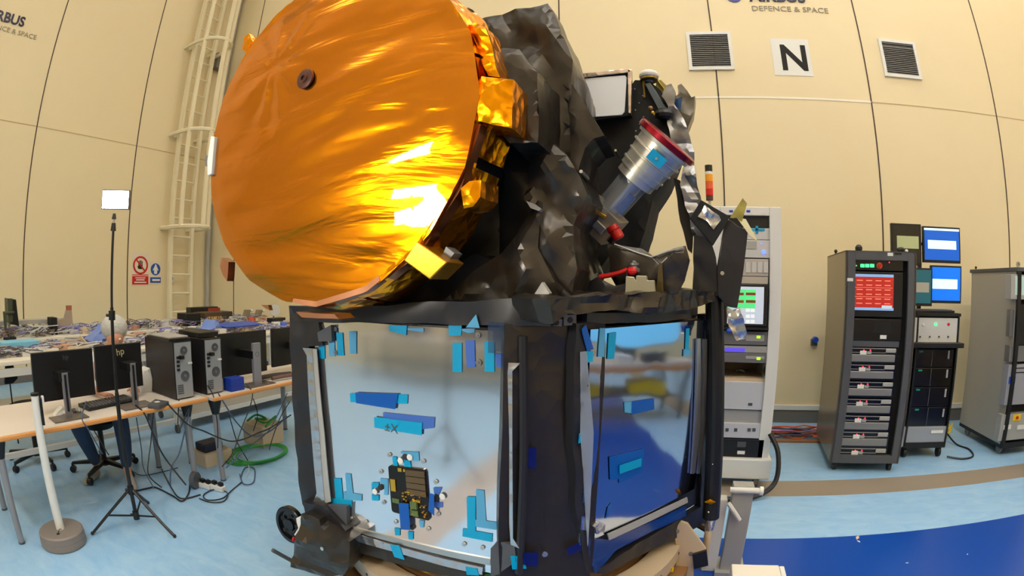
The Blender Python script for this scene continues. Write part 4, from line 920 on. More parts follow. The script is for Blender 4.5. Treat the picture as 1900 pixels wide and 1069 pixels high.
# ------------------------------------------------------------------ tall grey rack of servers
O1 = atZ(1531, 884, .0); O1.y = 4.56; O1.x = 1.47
F = Frame((1.47, 4.52), (.985, -.10)); dep = 1.0; wdt = .715
GR = empty('server_rack', tuple(F.P(.36, 0, -.5)), 'tall dark grey rack of servers with a red screen on casters', 'rack')
zb_, zt_ = .09, 2.03
MB().fbox(F, 0, .022, zb_, zt_, -dep, 0).build('side_panel', mat('reflection_tinted_side', (128, 118, 100), .3, .5), GR)  # side colour has the room's reflection put into it
MB().fbox(F, wdt-.022, wdt, zb_, zt_, -dep, 0).build('side_panel', mat('reflection_tinted_side', (128, 118, 100), .3, .5), GR)
MB().fbox(F, 0, wdt, zt_-.012, zt_, -dep, 0).build('top_panel', M_dgrey, GR)
mb = MB().fbox(F, 0, .095, zb_, zt_, -.04, .0).fbox(F, wdt-.085, wdt, zb_, zt_, -.04, 0).fbox(F, .095, wdt-.085, zt_-.082, zt_, -.04, 0).fbox(F, .095, wdt-.085, zb_, zb_+.078, -.04, 0)
mb.build('front_frame', M_dgrey, GR, bevel=.002)
MB().fbox(F, .02, wdt-.02, zb_+.02, zt_-.02, -dep+.05, -.10).build('inner_bay', M_blackm, GR)
for a in (.07, wdt-.07):
    for d in (-.08, -dep+.1): c = F.P(a, .045, d); MB().cyl(c-F.u*.018, c+F.u*.018, .045, seg=18).fbox(F, a-.025, a+.025, .05, zb_, d-.025, d+.025).build('caster', M_black, GR)
for a, d, r in ((.05, -.75, .02), (.20, -.30, .04)): c = F.P(a, zt_, d); MB().cyl(c, c+Vector((0, 0, .02)), r*.6).ball(c+Vector((0, 0, .04)), r, 10).build('lifting_eye', M_black, GR)
c = F.P(.62, zt_, -.2); MB().ball(c+Vector((0, 0, .03)), .035, 10, (1.3, 1, .8)).build('black_knob', M_black, GR); MB().ball(c+F.u*.06+Vector((0, 0, .02)), .02, 8).build('white_knob', M_white, GR)
rk(F, GR, 1647, 469, 1657, 475, 0, .002, 'white_label', M_lbl); rk(F, GR, 1572, 516, 1583, 522, 0, .002, 'white_label', M_lbl); rk(F, GR, 1660, 469, 1673, 473, 0, .002, 'maker_mark', M_black)
CPN = rk(F, GR, 1574, 481, 1676, 502, -.09, -.03, 'control_panel', M_blackg, bevel=.003)
disc(F, 1580, 492, .016, -.03, 'key_switch', M_mgrey, CPN, hole=True)
for x in (1600, 1609, 1618): rk(F, GR, x-3, 490, x+4, 496, -.03, -.02, 'green_lamp', M_ledg, parent=CPN)
disc(F, 1589, 493, .005, -.03, 'green_lamp', M_ledg, CPN)
e = disc(F, 1632, 493, .030, -.03, 'emergency_button_plate', M_orange, CPN); disc(F, 1632, 493, .018, -.026, 'emergency_button', M_red, CPN, th=.02)
disc(F, 1650, 487, .006, -.03, 'red_lamp', M_ledr, CPN)
o = rk(F, GR, 1574, 505, 1675, 588, -.09, -.03, 'screen_unit', M_black, bevel=.003)
sc_ = rk(F, GR, 1585, 509, 1658, 575, -.03, -.026, 'display', mat('display_red', (170, 38, 28), .35, emit=.55), parent=o)
bl = mat('display_blue_bar', (130, 170, 220), .35, emit=.5)
rk(F, GR, 1585, 509, 1658, 514, -.026, -.025, 'top_bar', bl, parent=sc_); rk(F, GR, 1585, 571, 1658, 576, -.026, -.025, 'bottom_bar', bl, parent=sc_); rk(F, GR, 1636, 567, 1655, 573, -.025, -.024, 'pale_field', mat('display_pale', (186, 196, 210), .3, emit=.55), parent=sc_)
a0, a1, z0, z1 = F.rect(1587, 517, 1656, 568, -.02); mb = MB()
for r in range(6):
    for c_ in range(4):
        aa = a0+(a1-a0)*(c_+.15)/4; zz = z1-(z1-z0)*(r+.35)/6; mb.fbox(F, aa, aa+(a1-a0)*.16, zz-.008, zz, -.026, -.0245)
for r in (2, 4): zz = z1-(z1-z0)*r/6; mb.fbox(F, a0, a1, zz-.002, zz+.002, -.026, -.0245)
mb.build('text_rows', mat('display_red_text', (235, 130, 110), .35, emit=.6), sc_)
o = rk(F, GR, 1573, 592, 1672, 632, -.09, -.035, 'black_drawer', M_blackg, bevel=.003); rk(F, GR, 1633, 622, 1645, 629, -.035, -.033, 'white_label', M_lbl, parent=o); rk(F, GR, 1622, 597, 1655, 618, -.035, -.034, 'recess', M_blackm, parent=o)
rk(F, GR, 1571, 633, 1668, 644, -.09, -.035, 'cover_strip', M_dgrey)
ys = [646, 677, 709, 741, 772, 802, 832]; xl = [1572, 1570, 1567, 1565, 1562, 1559, 1556]; xr = [1664, 1661, 1658, 1655, 1652, 1649, 1645]
mgs = mat('server_silver', (150, 150, 152), .35, .4)
for k in range(7):
    y, l, r = ys[k], xl[k], xr[k]
    o = rk(F, GR, l, y, r, y+29, -.4, -.04, 'server_unit', M_blackg, bevel=.003)
    rk(F, GR, l+2, y+12, r-3, y+26, -.04, -.024, 'lower_bezel', mat('server_bezel', (132, 132, 134), .4, .3), bevel=.012, parent=o)
    rk(F, GR, r-20, y+1, r-1, y+9, -.04, -.024, 'bright_handle', M_lgrey, bevel=.006, parent=o)
    rk(F, GR, l, y, r-20, y+1.5, -.04, -.028, 'upper_edge', mgs, parent=o); rk(F, GR, l+1, y+8, r-20, y+9, -.04, -.028, 'upper_edge', mgs, parent=o)
    rk(F, GR, l+24, y+5, l+36, y+12, -.03, -.021, 'white_tag', M_lbl, parent=o); rk(F, GR, l+37, y+6, l+45, y+11, -.03, -.024, 'grey_tag', M_lgrey, parent=o)
    for x in (31, 43): disc(F, l+x, y+4, .0065, -.024, 'red_lamp', M_ledr, o, th=.003)

# ------------------------------------------------------------------ low black rack with four screens
F = Frame((2.40, 4.84), (.995, -.06))
BR_ = empty('black_rack', tuple(F.P(.3, 0, -.35)), 'low black rack on casters with a shelf, between the two tall racks', 'rack')
zk = F.hit(1735, 583)[1]; a1 = F.hit(1781, 590)[0]
MB().fbox(F, 0, .02, .13, zk, -.75, 0).build('side_panel', M_black, BR_); MB().fbox(F, a1-.02, a1, .13, zk, -.75, 0).build('side_panel', M_black, BR_)
MB().fbox(F, .02, a1-.02, .13, zk-.02, -.74, -.06).build('inner_bay', M_blackm, BR_)
MB().fbox(F, 0, a1, .11, .17, -.75, .0).build('base_frame', M_black, BR_)
MB().fbox(F, -.01, a1+.01, zk-.02, zk+.01, -.75, .01).build('top_panel', M_black, BR_)
o = rk(F, BR_, 1690, 590, 1776, 636, -.3, -.005, 'control_panel', M_offw, bevel=.003)
for x, m in ((1713, M_lbl), (1736, M_ledg), (1760, M_red)): disc(F, x, 602, .016, -.005, 'round_button', m, o, th=.008)
for x in (1707, 1725, 1742, 1759): disc(F, x, 625, .010, -.005, 'toggle_switch', M_dgrey, o, th=.01)
o = rk(F, BR_, 1685, 637, 1789, 646, -.3, .10, 'pull_out_shelf', M_black, bevel=.003)
for k, (y0, y1, l, r) in enumerate(((648, 681, 1690, 1770), (683, 717, 1688, 1767), (719, 754, 1684, 1764), (756, 792, 1682, 1760))):
    o = rk(F, BR_, l, y0, r, y1, -.3, -.03, 'battery_drawer', M_blackg, bevel=.004)
    rk(F, BR_, l+16, y0+3, l+23, y0+6, -.03, -.026, 'green_label', mat('teal_label', (0, 150, 130), .4), parent=o); rk(F, BR_, r-11, y0+3, r-8, y0+18, -.03, -.022, 'white_handle', M_lgrey, parent=o)
    rk(F, BR_, (l+r)/2-1, y0+1, (l+r)/2, y1-1, -.03, -.027, 'door_gap', M_dgrey, parent=o)
o = rk(F, BR_, 1674, 792, 1757, 829, -.3, -.01, 'silver_drawer', mat('silver_drawer', (165, 170, 180), .35, .4), bevel=.004); rk(F, BR_, 1728, 799, 1750, 804, -.01, .0, 'handle', M_white, parent=o)
for a in (.04, a1-.05):
    for d in (-.06, -.66): c = F.P(a, .055, d); MB().cyl(c-F.u*.016, c+F.u*.016, .055, seg=18).fbox(F, a-.02, a+.02, .06, .12, d-.03, d+.03).build('caster', M_black, BR_)
KB = empty('rack_keyboard', tuple(F.P(.3, zk+.01, -.2)), 'black keyboard lying on top of the low black rack', 'keyboard')
a0, a9 = F.hit(1700, 578)[0], F.hit(1776, 578)[0]
MB().fbox(F, a0, a9, zk+.01, zk+.035, -.28, -.06).build('body', M_black, KB, bevel=.004)
mb = MB()
for r in range(4): mb.fbox(F, a0+.02, a9-.02, zk+.035, zk+.041, -.26+r*.045, -.225+r*.045)
mb.build('key_rows', M_dgrey, KB)
def screen(F, q, name, label, m, fields, back=.04, foot=None):
    a0, a1_, z0, z1 = F.rect(*q, 0)
    t = empty(name, tuple(F.P((a0+a1_)/2, z0, 0)), label, 'screen')
    MB().fbox(F, a0, a1_, z0, z1, -back, 0).build('casing', M_black, t, bevel=.004)
    b = .018; dd = MB().fbox(F, a0+b, a1_-b, z0+b*1.6, z1-b, 0, .002).build('display', m, t)
    for (u0, v0, u1, v1, fm) in fields: MB().fbox(F, a0+(a1_-a0)*u0, a0+(a1_-a0)*u1, z1-(z1-z0)*v1, z1-(z1-z0)*v0, .002, .003).build('window_field', fm, dd)
    return t, a0, a1_, z0, z1
wf = mat('display_window', (205, 232, 232), .3, emit=.75); wl = mat('display_window_olive', (160, 165, 120), .3, emit=.4)
FS2 = Frame(tuple(F.P(0, 0, -.30))[:2], (.999, -.04))
dbl = mat('display_deep_blue', (10, 85, 185), .3, emit=.7); dbr = mat('display_bright_blue', (0, 105, 225), .3, emit=.8)
t1, *_ = screen(FS2, (1654, 415, 1710, 492), 'computer_screen', 'dark screen with an olive field, upper left of the four screens', mat('display_near_black', (34, 30, 22), .3, emit=.3), [(.18, .30, .9, .60, wl)])
t2, *_ = screen(FS2, (1713, 421, 1782, 488), 'computer_screen', 'blue screen with a white top bar, upper right of the four screens', dbl, [(.12, .38, .88, .62, wf), (.03, .05, .97, .11, wf)])
t4, *_ = screen(FS2, (1727, 493, 1784, 563), 'computer_screen', 'bright blue screen, lower right of the four screens', dbr, [(.05, .36, .86, .62, wf)])
FS3 = Frame(tuple(F.P(0, 0, -.22))[:2], (.999, -.04))
t3, *_ = screen(FS3, (1676, 497, 1730, 568), 'computer_screen', 'teal screen half hidden by the grey rack, lower left of the four screens', mat('display_teal', (30, 88, 100), .3, emit=.5), [(.25, .38, .88, .64, mat('display_taupe', (150, 145, 130), .3, emit=.4))])
q = FS2.hit(1711, 520)[0]
st = empty('screen_stand', tuple(FS2.P(q, zk+.01, -.08)), 'black post and arms holding the four screens above the low rack', 'stand')
zz1 = FS2.hit(1711, 440)[1]
MB().fbox(FS2, q-.02, q+.02, zk+.01, zz1, -.10, -.06).build('post', M_black, st)
MB().fbox(FS2, q-.15, q+.15, zk+.01, zk+.03, -.18, .0).build('foot', M_black, st)
for y in (452, 528):
    z = FS2.hit(1711, y)[1]; MB().fbox(FS2, q-.25, q+.30, z-.015, z+.015, -.06, -.04).build('arm', M_black, st)

# ------------------------------------------------------------------ light grey rack at the right edge
F = Frame((3.66, 4.72), (.99, .02))
zt_ = F.hit(1868, 493)[1]; RR = empty('grey_rack', tuple(F.P(.3, 0, -.4)), 'light grey rack with a black frame cut by the right picture edge', 'rack')
MB().fbox(F, -.005, .012, .12, zt_-.05, -1.0, -.03).build('side_panel', mat('warm_grey_side', (168, 165, 158), .4), RR, bevel=.003)
MB().fbox(F, -.02, .70, zt_-.05, zt_-.01, -1.02, .01).build('top_panel', M_dgrey, RR, bevel=.004)
MB().fbox(F, -.004, .045, .10, zt_-.05, -.03, .01).fbox(F, .62, .66, .10, zt_-.05, -.03, .01).build('front_posts', M_black, RR)
MB().fbox(F, 0, .66, .08, .14, -1.0, .0).build('base_frame', M_black, RR); MB().fbox(F, .02, .64, .14, zt_-.05, -.98, -.12).build('inner_bay', M_blackm, RR)
MB().fbox(F, .65, .66, .12, zt_-.05, -1.0, -.03).build('side_panel', mat('warm_grey_side', (168, 165, 158), .4), RR)
for a in (.05, .6):
    for d in (-.1, -.85): c = F.P(a, .05, d); MB().cyl(c-F.u*.016, c+F.u*.016, .05, seg=18).fbox(F, a-.02, a+.02, .05, .09, d-.03, d+.03).build('caster', M_mgrey, RR)
FSd = Frame((F.O.x-.005, F.O.y), (0, 1))
SD = Frame((3.655, 4.73), (.0, -1.)) 
def sidebox(p, q, name, m, th=.004):
    A, B_ = atX(p[0], p[1], 3.654), atX(q[0], q[1], 3.654); return MB().box(3.654-th, 3.656, min(A.y, B_.y), max(A.y, B_.y), min(A.z, B_.z), max(A.z, B_.z)).build(name, m, RR)
sidebox((1829, 538), (1864, 597), 'paper_sheet', M_lbl, .002)
sidebox((1812, 515), (1815, 528), 'latch', M_black); sidebox((1857, 513), (1860, 528), 'latch', M_black)
o = rk(F, RR, 1876, 510, 1925, 556, -.12, -.01, 'instrument', M_lgrey, bevel=.004); rk(F, RR, 1884, 513, 1925, 548, -.01, -.006, 'display', mat('display_mint', (165, 190, 180), .3, emit=.4), parent=o)
rk(F, RR, 1874, 575, 1890, 625, -.12, -.05, 'grey_unit', M_mgrey); rk(F, RR, 1888, 565, 1930, 640, -.12, -.01, 'black_unit', M_black); rk(F, RR, 1873, 641, 1930, 671, -.12, -.02, 'grey_unit', M_mgrey, bevel=.003)
o = rk(F, RR, 1868, 676, 1930, 750, -.12, -.02, 'grey_instrument', mat('grey_violet_panel', (150, 152, 162), .4), bevel=.003); rk(F, RR, 1872, 699, 1884, 712, -.02, -.017, 'blue_label', M_blue, parent=o)
for y in (682, 690): rk(F, RR, 1880, y, 1920, y+2, -.02, -.018, 'slot', M_black, parent=o)
o = rk(F, RR, 1856, 768, 1930, 815, -.12, -.01, 'power_unit', M_lgrey, bevel=.003)
rk(F, RR, 1880, 769, 1894, 781, -.01, -.006, 'yellow_plate', M_yellow, parent=o); disc(F, 1887, 775, .018, -.006, 'red_switch', M_red, o, th=.015)
for x in (1863, 1888): rk(F, RR, x, 789, x+13, 797, -.01, .004, 'handle', M_white, parent=o)
c = F.P(.03, zt_-.01, -.04); MB().lathe(c+Vector((0, 0, .03)), F.n, [(0, .03), (.01, .03), (.01, .015), (0, .015)], 16).build('lifting_eye', M_alu, RR)
c = F.P(.0, zt_-.01, -.9); MB().ball(c+Vector((0, 0, .02)), .018, 8).build('lifting_eye', M_black, RR)

# outlet with a blue plug, cables on the floor along the wall
t = tag(MB().box(1.60, 1.68, YW-.05, YW, .98, 1.06).build('wall_socket', M_dgrey), 'dark wall socket left of the grey server rack', 'socket'); MB().cyl((1.64, YW-.12, 1.06), (1.64, YW-.04, 1.06), .035).build('blue_plug', M_blue, t)
rg = random.Random(11)
cols = [(M_orange, 'orange'), (M_cableb, 'blue grey'), (mat('red_brown_cable', (150, 60, 45), .5), 'red brown'), (M_black, 'black'), (mat('violet_cable', (130, 110, 170), .5), 'violet'), (mat('tan_cable', (150, 125, 90), .6), 'tan'), (M_orange, 'orange'), (mat('olive_cable', (110, 115, 80), .6), 'olive')]
for i in range(16):
    m, cn = cols[i % 8]; y = 5.55+.035*(i//2)+rg.uniform(-.02, .02); pts = []; z = .015+.012*(i % 5)
    for k in range(9): pts.append((.75+k*.125, y+rg.uniform(-.05, .05), z+rg.uniform(0, .03)))
    tag(MB().tube(pts, .011, 6, 2).build('floor_cable', m), '%s cable lying on the floor by the wall, left of the grey rack' % cn, 'cable', 'floor cables left of the grey rack, %s' % cn)
tag(MB().box(.6, 1.78, 5.42, 5.50, 0, .02).build('cable_board', mat('wood_strip', (150, 105, 70), .6)), 'thin brown strip on the floor in front of the coloured cables', 'strip')
for i in range(5):
    c = Vector((3.30+.05*(i % 2), 5.55+.06*i, .05+.045*i)); pts = [c+Vector((.10*math.cos(a*.9), .07*math.sin(a*.9), .02*math.sin(a*2)+.004*a)) for a in range(8)]
    tag(MB().tube(pts, .012, 6, 2).build('yellow_cable', M_yellow), 'coiled yellow cable behind the low black rack', 'cable', 'yellow cables behind the low black rack')
tag(MB().tube([(3.2, 5.4, .15), (3.3, 5.2, .02), (3.38, 5.0, .012), (3.30, 4.76, .012), (3.12, 4.70, .012), (2.95, 4.78, .02)], .010, 6).build('floor_cable', M_cable), 'black cable curving over the floor between the two right racks', 'cable')
# ------------------------------------------------------------------ desks along the left
def desk(y0, y1, x0, x1, label, legs, z=.74):
    t = empty('desk', ((x0+x1)/2, (y0+y1)/2, 0), label, 'desk')
    MB().box(x0, x1-.012, y0, y1, z-.026, z).build('desk_top', M_desk, t)
    MB().box(x1-.012, x1+.012, y0, y1, z-.030, z+.001).build('wood_edge', M_edge, t, bevel=.008)
    for x, y in legs:
        l = MB().cyl((x, y, .012), (x, y, z-.14), .024, .030, 16).build('leg', M_leg, t)
        MB().cyl((x, y, z-.15), (x, y, z-.028), .032, .062, 16).build('leg_collar', M_black, l)
        MB().cyl((x, y, 0), (x, y, .014), .026).build('leg_foot', M_dgrey, l)
    MB().box(x0+.04, x0+.07, y0+.1, y1-.1, z-.085, z-.028).build('cross_bar', M_dgrey, t)
    return t
desk(.40, 2.345, -4.27, -3.43, 'pale desk with orange wood edge carrying two screens, nearest the picture edge', [(-3.50, .56), (-4.12, .59), (-3.55, 2.20), (-4.12, 2.16)])
desk(2.365, 3.95, -4.20, -3.38, 'pale desk with orange wood edge behind the first, ending beside the spacecraft', [(-3.44, 2.42), (-4.0, 2.46), (-3.46, 3.85), (-4.1, 3.85)])
DZ = .741
def monitor(label, X, y0, y1, z0, z1, by, bx, mark=None, tilt=0, silver=True, base=(.22, .26)):
    """screen facing away from the camera (towards -x), its back and stand towards us"""
    t = empty('computer_monitor', (X, (y0+y1)/2, DZ), label, 'monitor')
    dx = tilt*(z1-z0)
    b = MB().hexa([(X, y0, z0), (X, y1, z0), (X-.03, y1, z0), (X-.03, y0, z0), (X-dx, y0, z1), (X-dx, y1, z1), (X-.03-dx, y1, z1), (X-.03-dx, y0, z1)]).build('casing', M_black, t, bevel=.004)
    MB().box(X-.031, X-.030, y0+.01, y1-.01, z0+.02, z1-.01).build('display', M_screend, b)
    ms = mat('stand_grey', (128, 128, 134), .35, .4)
    MB().box(bx-.02, bx+.005, by-.025, by+.025, DZ, z0+(z1-z0)*.62).build('stand_column', ms, t, bevel=.004)
    MB().box(bx-.012, bx+.007, by-.009, by+.009, DZ+.05, z0+(z1-z0)*.58).build('column_slot', M_black, t)
    MB().box(bx-base[0]/2, bx+base[0]/2-.03, by-base[1]/2, by+base[1]/2, DZ, DZ+.008).build('stand_base', mat('stand_base', (112, 104, 100), .3, .4), t, bevel=.003)
    MB().box(X-.01, bx, by-.05, by+.05, z0+(z1-z0)*.45, z0+(z1-z0)*.62).build('mount', M_black, t)
    if mark: text_mb('hp', fx(X), mark[0], mark[1], mark[2], d=.0015-0*dx, thick=.002, tilt=.12).build('maker_mark', mark[3], t)
    return t
monitor('black monitor seen from behind, nearest the picture edge, with a faint maker mark', -3.72, .945, 1.455, .845, 1.185, 1.16, -3.58, (1.20, 1.12, .05, M_dgrey), base=(.20, .28))
monitor('black monitor seen from behind with a pale maker mark, behind the lamp stand', -3.72, 1.475, 1.895, .855, 1.195, 1.74, -3.58, (1.665, 1.11, .075, mat('pale_gold_mark', (185, 175, 130), .4)), base=(.22, .28))
m3 = monitor('large black monitor seen from behind on a silver stand, right of the computer towers', -3.72, 2.70, 3.29, .80, 1.20, 2.97, -3.50, None, base=(.22, .32))
c = Vector((-3.492, 2.97, 1.02)); MB().lathe(c, (1, 0, 0), [(0, .022), (.002, .022), (.002, .018), (0, .018)], 20, cap=False).build('round_mark', M_dgrey, m3)
MB().box(-3.522, -3.491, 2.925, 3.015, DZ, 1.12).build('wide_column', mat('stand_silver', (150, 150, 160), .3, .4), m3, bevel=.004)
monitor('black monitor seen from behind, partly hidden by the spacecraft', -3.72, 3.37, 3.88, .82, 1.20, 3.62, -3.58, None)
def tower(label, y0, y1, x0, x1, z1, seed):
    t = empty('computer_tower', ((x0+x1)/2, (y0+y1)/2, DZ), label, 'computer')
    MB().box(x0, x1, y0, y1, DZ+.006, z1).build('case', mat('tower_case', (38, 36, 38), .3, .3), t, bevel=.004)
    F = fx(x1); rear = MB().fbox(F, y0+.008, y1-.008, DZ+.012, z1-.01, 0, .004).build('rear_panel', mat('tower_rear', (165, 168, 174), .35, .4), t)
    H = z1-DZ; ym = (y0+y1)/2
    for zz, r, nm in ((DZ+H*.40, .042, 'fan_grille'), (DZ+H*.84, .034, 'supply_grille')):
        g = MB().lathe(F.P(ym+(.02 if seed else .01), zz, .004), (1, 0, 0), [(0, r), (.004, r), (.004, r*.85), (.001, r*.8)], 20).build(nm, M_dgrey, rear)
        MB().lathe(F.P(ym+(.02 if seed else .01), zz, .004), (1, 0, 0), [(0, r*.3), (.006, r*.25)], 12).build('fan_hub', M_mgrey, g)
    for k in range(5): MB().fbox(F, y0+.02, y0+.075, DZ+H*(.10+k*.035), DZ+H*(.12+k*.035), .004, .007).build('slot_cover', M_dgrey, rear)
    for k in range(4): MB().fbox(F, y0+.025, y0+.05, DZ+H*(.50+k*.07), DZ+H*(.54+k*.07), .004, .012).build('socket', M_black, rear)
    MB().fbox(F, y0+.05, y0+.085, DZ+H*.70, DZ+H*.76, .004, .035).build('plug', M_black, rear)
    MB().fbox(F, y1-.045, y1-.012, DZ+H*.60, DZ+H*.63, .004, .02).build('white_plug', M_white, rear)
    return t
tower('computer tower with a grey side, its silver rear panel of fans facing out, left one', 2.09, 2.27, -4.02, -3.52, 1.20, 0)
tower('black computer tower with an open silver rear panel, right one of the pair', 2.385, 2.565, -3.98, -3.50, 1.20, 1)
t = empty('optical_drive', (-3.7, 2.18, 1.20), 'flat black and silver device lying on the left computer tower', 'device')
MB().box(-3.92, -3.53, 2.06, 2.27, 1.201, 1.222).build('body', M_black, t, bevel=.003); MB().box(-3.90, -3.55, 2.07, 2.26, 1.222, 1.236).build('lid', M_lgrey, t, bevel=.004)
tag(MB().box(-3.92, -3.58, 2.39, 2.60, 1.201, 1.245).build('flat_case', M_black, bevel=.006), 'flat black case lying on the right computer tower', 'case')
t = empty('keyboard', (-3.75, 1.58, DZ), 'black keyboard on the nearest desk behind the lamp stand', 'keyboard')
MB().hexa([(-3.86, 1.34, DZ), (-3.67, 1.36, DZ), (-3.72, 1.82, DZ), (-3.90, 1.80, DZ), (-3.86, 1.34, DZ+.028), (-3.67, 1.36, DZ+.018), (-3.72, 1.82, DZ+.018), (-3.90, 1.80, DZ+.028)]).build('body', M_black, t, bevel=.004)
mb = MB()
for r in range(5):
    for k in range(14): x = -3.70-r*.032-k*.0035; y = 1.385+k*.0295; mb.box(x-.012, x+.012, y-.011, y+.011, DZ+.018, DZ+.030+.001*r)
tag(mb.build('keys', M_dgrey, t), kind=None)
t = empty('computer_mouse', (-3.72, 1.28, DZ), 'small pale computer mouse left of the keyboard', 'mouse')
MB().ball((-3.70, 1.28, DZ+.018), .030, 14, (1.3, .9, .62)).build('shell', M_lgrey, t); MB().ball((-3.715, 1.25, DZ+.016), .028, 12, (1.1, .8, .6)).build('dark_rear', M_dgrey, t)
foil_t = foil_solid(MB(), fx(-3.70), [(1.08, DZ+.002), (1.20, DZ+.002), (1.19, DZ+.03), (1.15, DZ+.055), (1.11, DZ+.03)], -.06, 0, cell=.016, amp=.02, seed=200, f0=10, f1=30).build('paper_tissue', M_lbl)
tag(foil_t, 'crumpled white tissue on the nearest desk by the monitor foot', 'tissue')
t = empty('black_box', (-3.48, 1.88, DZ), 'small flat dark box at the edge of the nearest desk', 'box')
MB().hexa([(-3.46, 1.78, DZ), (-3.38, 1.84, DZ), (-3.44, 1.97, DZ), (-3.58, 1.92, DZ), (-3.46, 1.78, DZ+.03), (-3.38, 1.84, DZ+.03), (-3.44, 1.97, DZ+.03), (-3.58, 1.92, DZ+.03)]).build('case', M_dgrey, t, bevel=.004); MB().box(-3.50, -3.46, 1.86, 1.90, DZ+.03, DZ+.0315).build('label', M_lbl, t)
tag(MB().box(-3.56, -3.44, 2.61, 2.76, DZ, DZ+.11).build('blue_box', mat('box_blue', (20, 55, 160), .5), bevel=.003), 'blue box standing in front of the large monitor', 'box')
foil_b = foil_solid(MB(), fx(-3.95), [(1.98, DZ+.002), (2.14, DZ+.002), (2.13, DZ+.12), (2.08, DZ+.20), (2.03, DZ+.18), (1.99, DZ+.09)], -.10, 0, cell=.03, amp=.02, seed=201, bulge=.02).build('white_bag', M_lbl)
tag(foil_b, 'crumpled white bag on the desk left of the computer towers', 'bag')
for i, (a, b) in enumerate((((-3.62, 3.08), (-3.55, 3.45)), ((-3.50, 3.15), (-3.46, 3.44)))):
    tag(MB().tube([(a[0], a[1], DZ+.03), ((a[0]+b[0])/2, (a[1]+b[1])/2, DZ+.035), (b[0], b[1], DZ+.03)], .022-.004*i, 8).build('rolled_cloth', mat('taupe_cloth%d' % i, ((70, 62, 56), (110, 84, 80))[i], .8)), ('dark roll lying on the second desk beyond the large monitor', 'brown roll at the edge of the second desk near the spacecraft')[i], 'roll')

# back workbenches with frames, castors, cluttered tops
def bench(label, x0, x1, y0, y1, z, castor=True):
    t = empty('workbench', ((x0+x1)/2, (y0+y1)/2, 0), label, 'workbench')
    MB().box(x0, x1, y0, y1, z-.035, z).build('bench_top', mat('bench_white', (226, 220, 206), .5), t, bevel=.004)
    MB().box(x1-.03, x1-.005, y0+.02, y1-.02, z-.13, z-.06).build('front_rail', M_offw, t)
    n = max(2, int((y1-y0)/1.6)+1)
    for i in range(n):
        y = y0+.06+(y1-y0-.12)*i/(n-1)
        for x in (x1-.06, x0+.06):
            l = MB().box(x-.025, x+.025, y-.025, y+.025, .10, z-.035).build('leg', M_offw, t)
            MB().cyl((x, y-.015, .045), (x, y+.015, .045), .045, seg=14).box(x-.015, x+.015, y-.02, y+.02, .045, .105).build('caster', M_dgrey, l)
    MB().box(x1-.08, x1-.04, y0+.06, y1-.06, .12, .17).box(x0+.04, x0+.08, y0+.06, y1-.06, .12, .17).build('lower_rail', M_offw, t)
    if castor: MB().box(x0+.06, x1-.06, y0+.1, y1-.1, .16, .18).build('lower_shelf', M_lgrey, t)
    return t
BZ = .975
bench('long white workbench with a cluttered top behind the desks', -5.65, -4.85, .35, 2.95, BZ, False)
bench('white workbench behind the computer towers and large monitor', -5.65, -4.85, 3.00, 5.2, BZ+.03)
bench('far white workbench along the left wall', -7.2, -6.45, 0.6, 3.9, BZ)
bench('far white workbench in the corner of the hall', -7.2, -6.45, 3.95, 5.9, BZ)
def clutter(name, label, x0, x1, y0, y1, z, n, seed, cols, rmax=.006, hmax=.08):
    rg = random.Random(seed)
    mb = MB()
    for ci, (m, nm) in enumerate(cols):
        mb.mark(ci)
        for i in range(n//len(cols)):
            p = Vector((rg.uniform(x0, x1), rg.uniform(y0, y1), z)); pts = []
            for k in range(6):
                q = p+Vector((rg.uniform(-.12, .12), rg.uniform(-.18, .18), rg.uniform(.005, hmax)))
                pts.append(Vector((min(max(q.x, x0), x1), min(max(q.y, y0), y1), q.z)))
            mb.tube(pts, rg.uniform(.003, rmax), 5, 2)
    tag(mb.build(name, [c_[0] for c_ in cols], fix=False), label, 'cables', kind='stuff')
rgc = [(M_cablew, 'white'), (M_offw, 'cream'), (mat('pale_violet_cable', (150, 150, 205), .6), 'pale violet'), (mat('dusky_violet_cable', (120, 110, 150), .6), 'violet grey'), (mat('brown_cable', (110, 80, 60), .6), 'brown'), (M_dgrey, 'dark grey')]
clutter('tangled_wires', 'tangle of thin wires covering the long white workbench', -5.6, -5.05, .75, 2.9, BZ, 150, 1, rgc)
clutter('tangled_wires', 'tangle of thin wires on the workbench behind the computer towers', -5.6, -5.05, 3.05, 5.1, BZ+.03, 150, 2, rgc)
clutter('tangled_wires', 'tangle of thin wires on the far workbench along the wall', -7.1, -6.5, .9, 3.8, BZ, 160, 3, rgc, hmax=.12)
clutter('tangled_wires', 'tangle of thin wires on the far corner workbench', -7.1, -6.5, 4.0, 5.8, BZ, 110, 4, rgc, hmax=.10)
def onb(px, py, X, w, d, h, name, label, m, cat='box', z=None, bevel=.004):
    """a box standing on the bench top whose upper left front corner is seen at px, py on plane x=X"""
    p = atX(px, py, X); z0 = BZ if z is None else z
    return tag(MB().box(X-d, X, p.y, p.y+w, z0, p.z if h is None else z0+h).build(name, m, bevel=bevel), label, cat)
rg = random.Random(77)
ccol = [(M_offw, 'cream'), (mat('violet_part', (130, 125, 190), .6), 'violet'), (M_card, 'tan'), (M_dgrey, 'dark grey'), (M_lbl, 'white'), (mat('blue_part', (70, 110, 205), .6), 'blue'), (mat('pinkish_part', (185, 140, 120), .6), 'pinkish')]
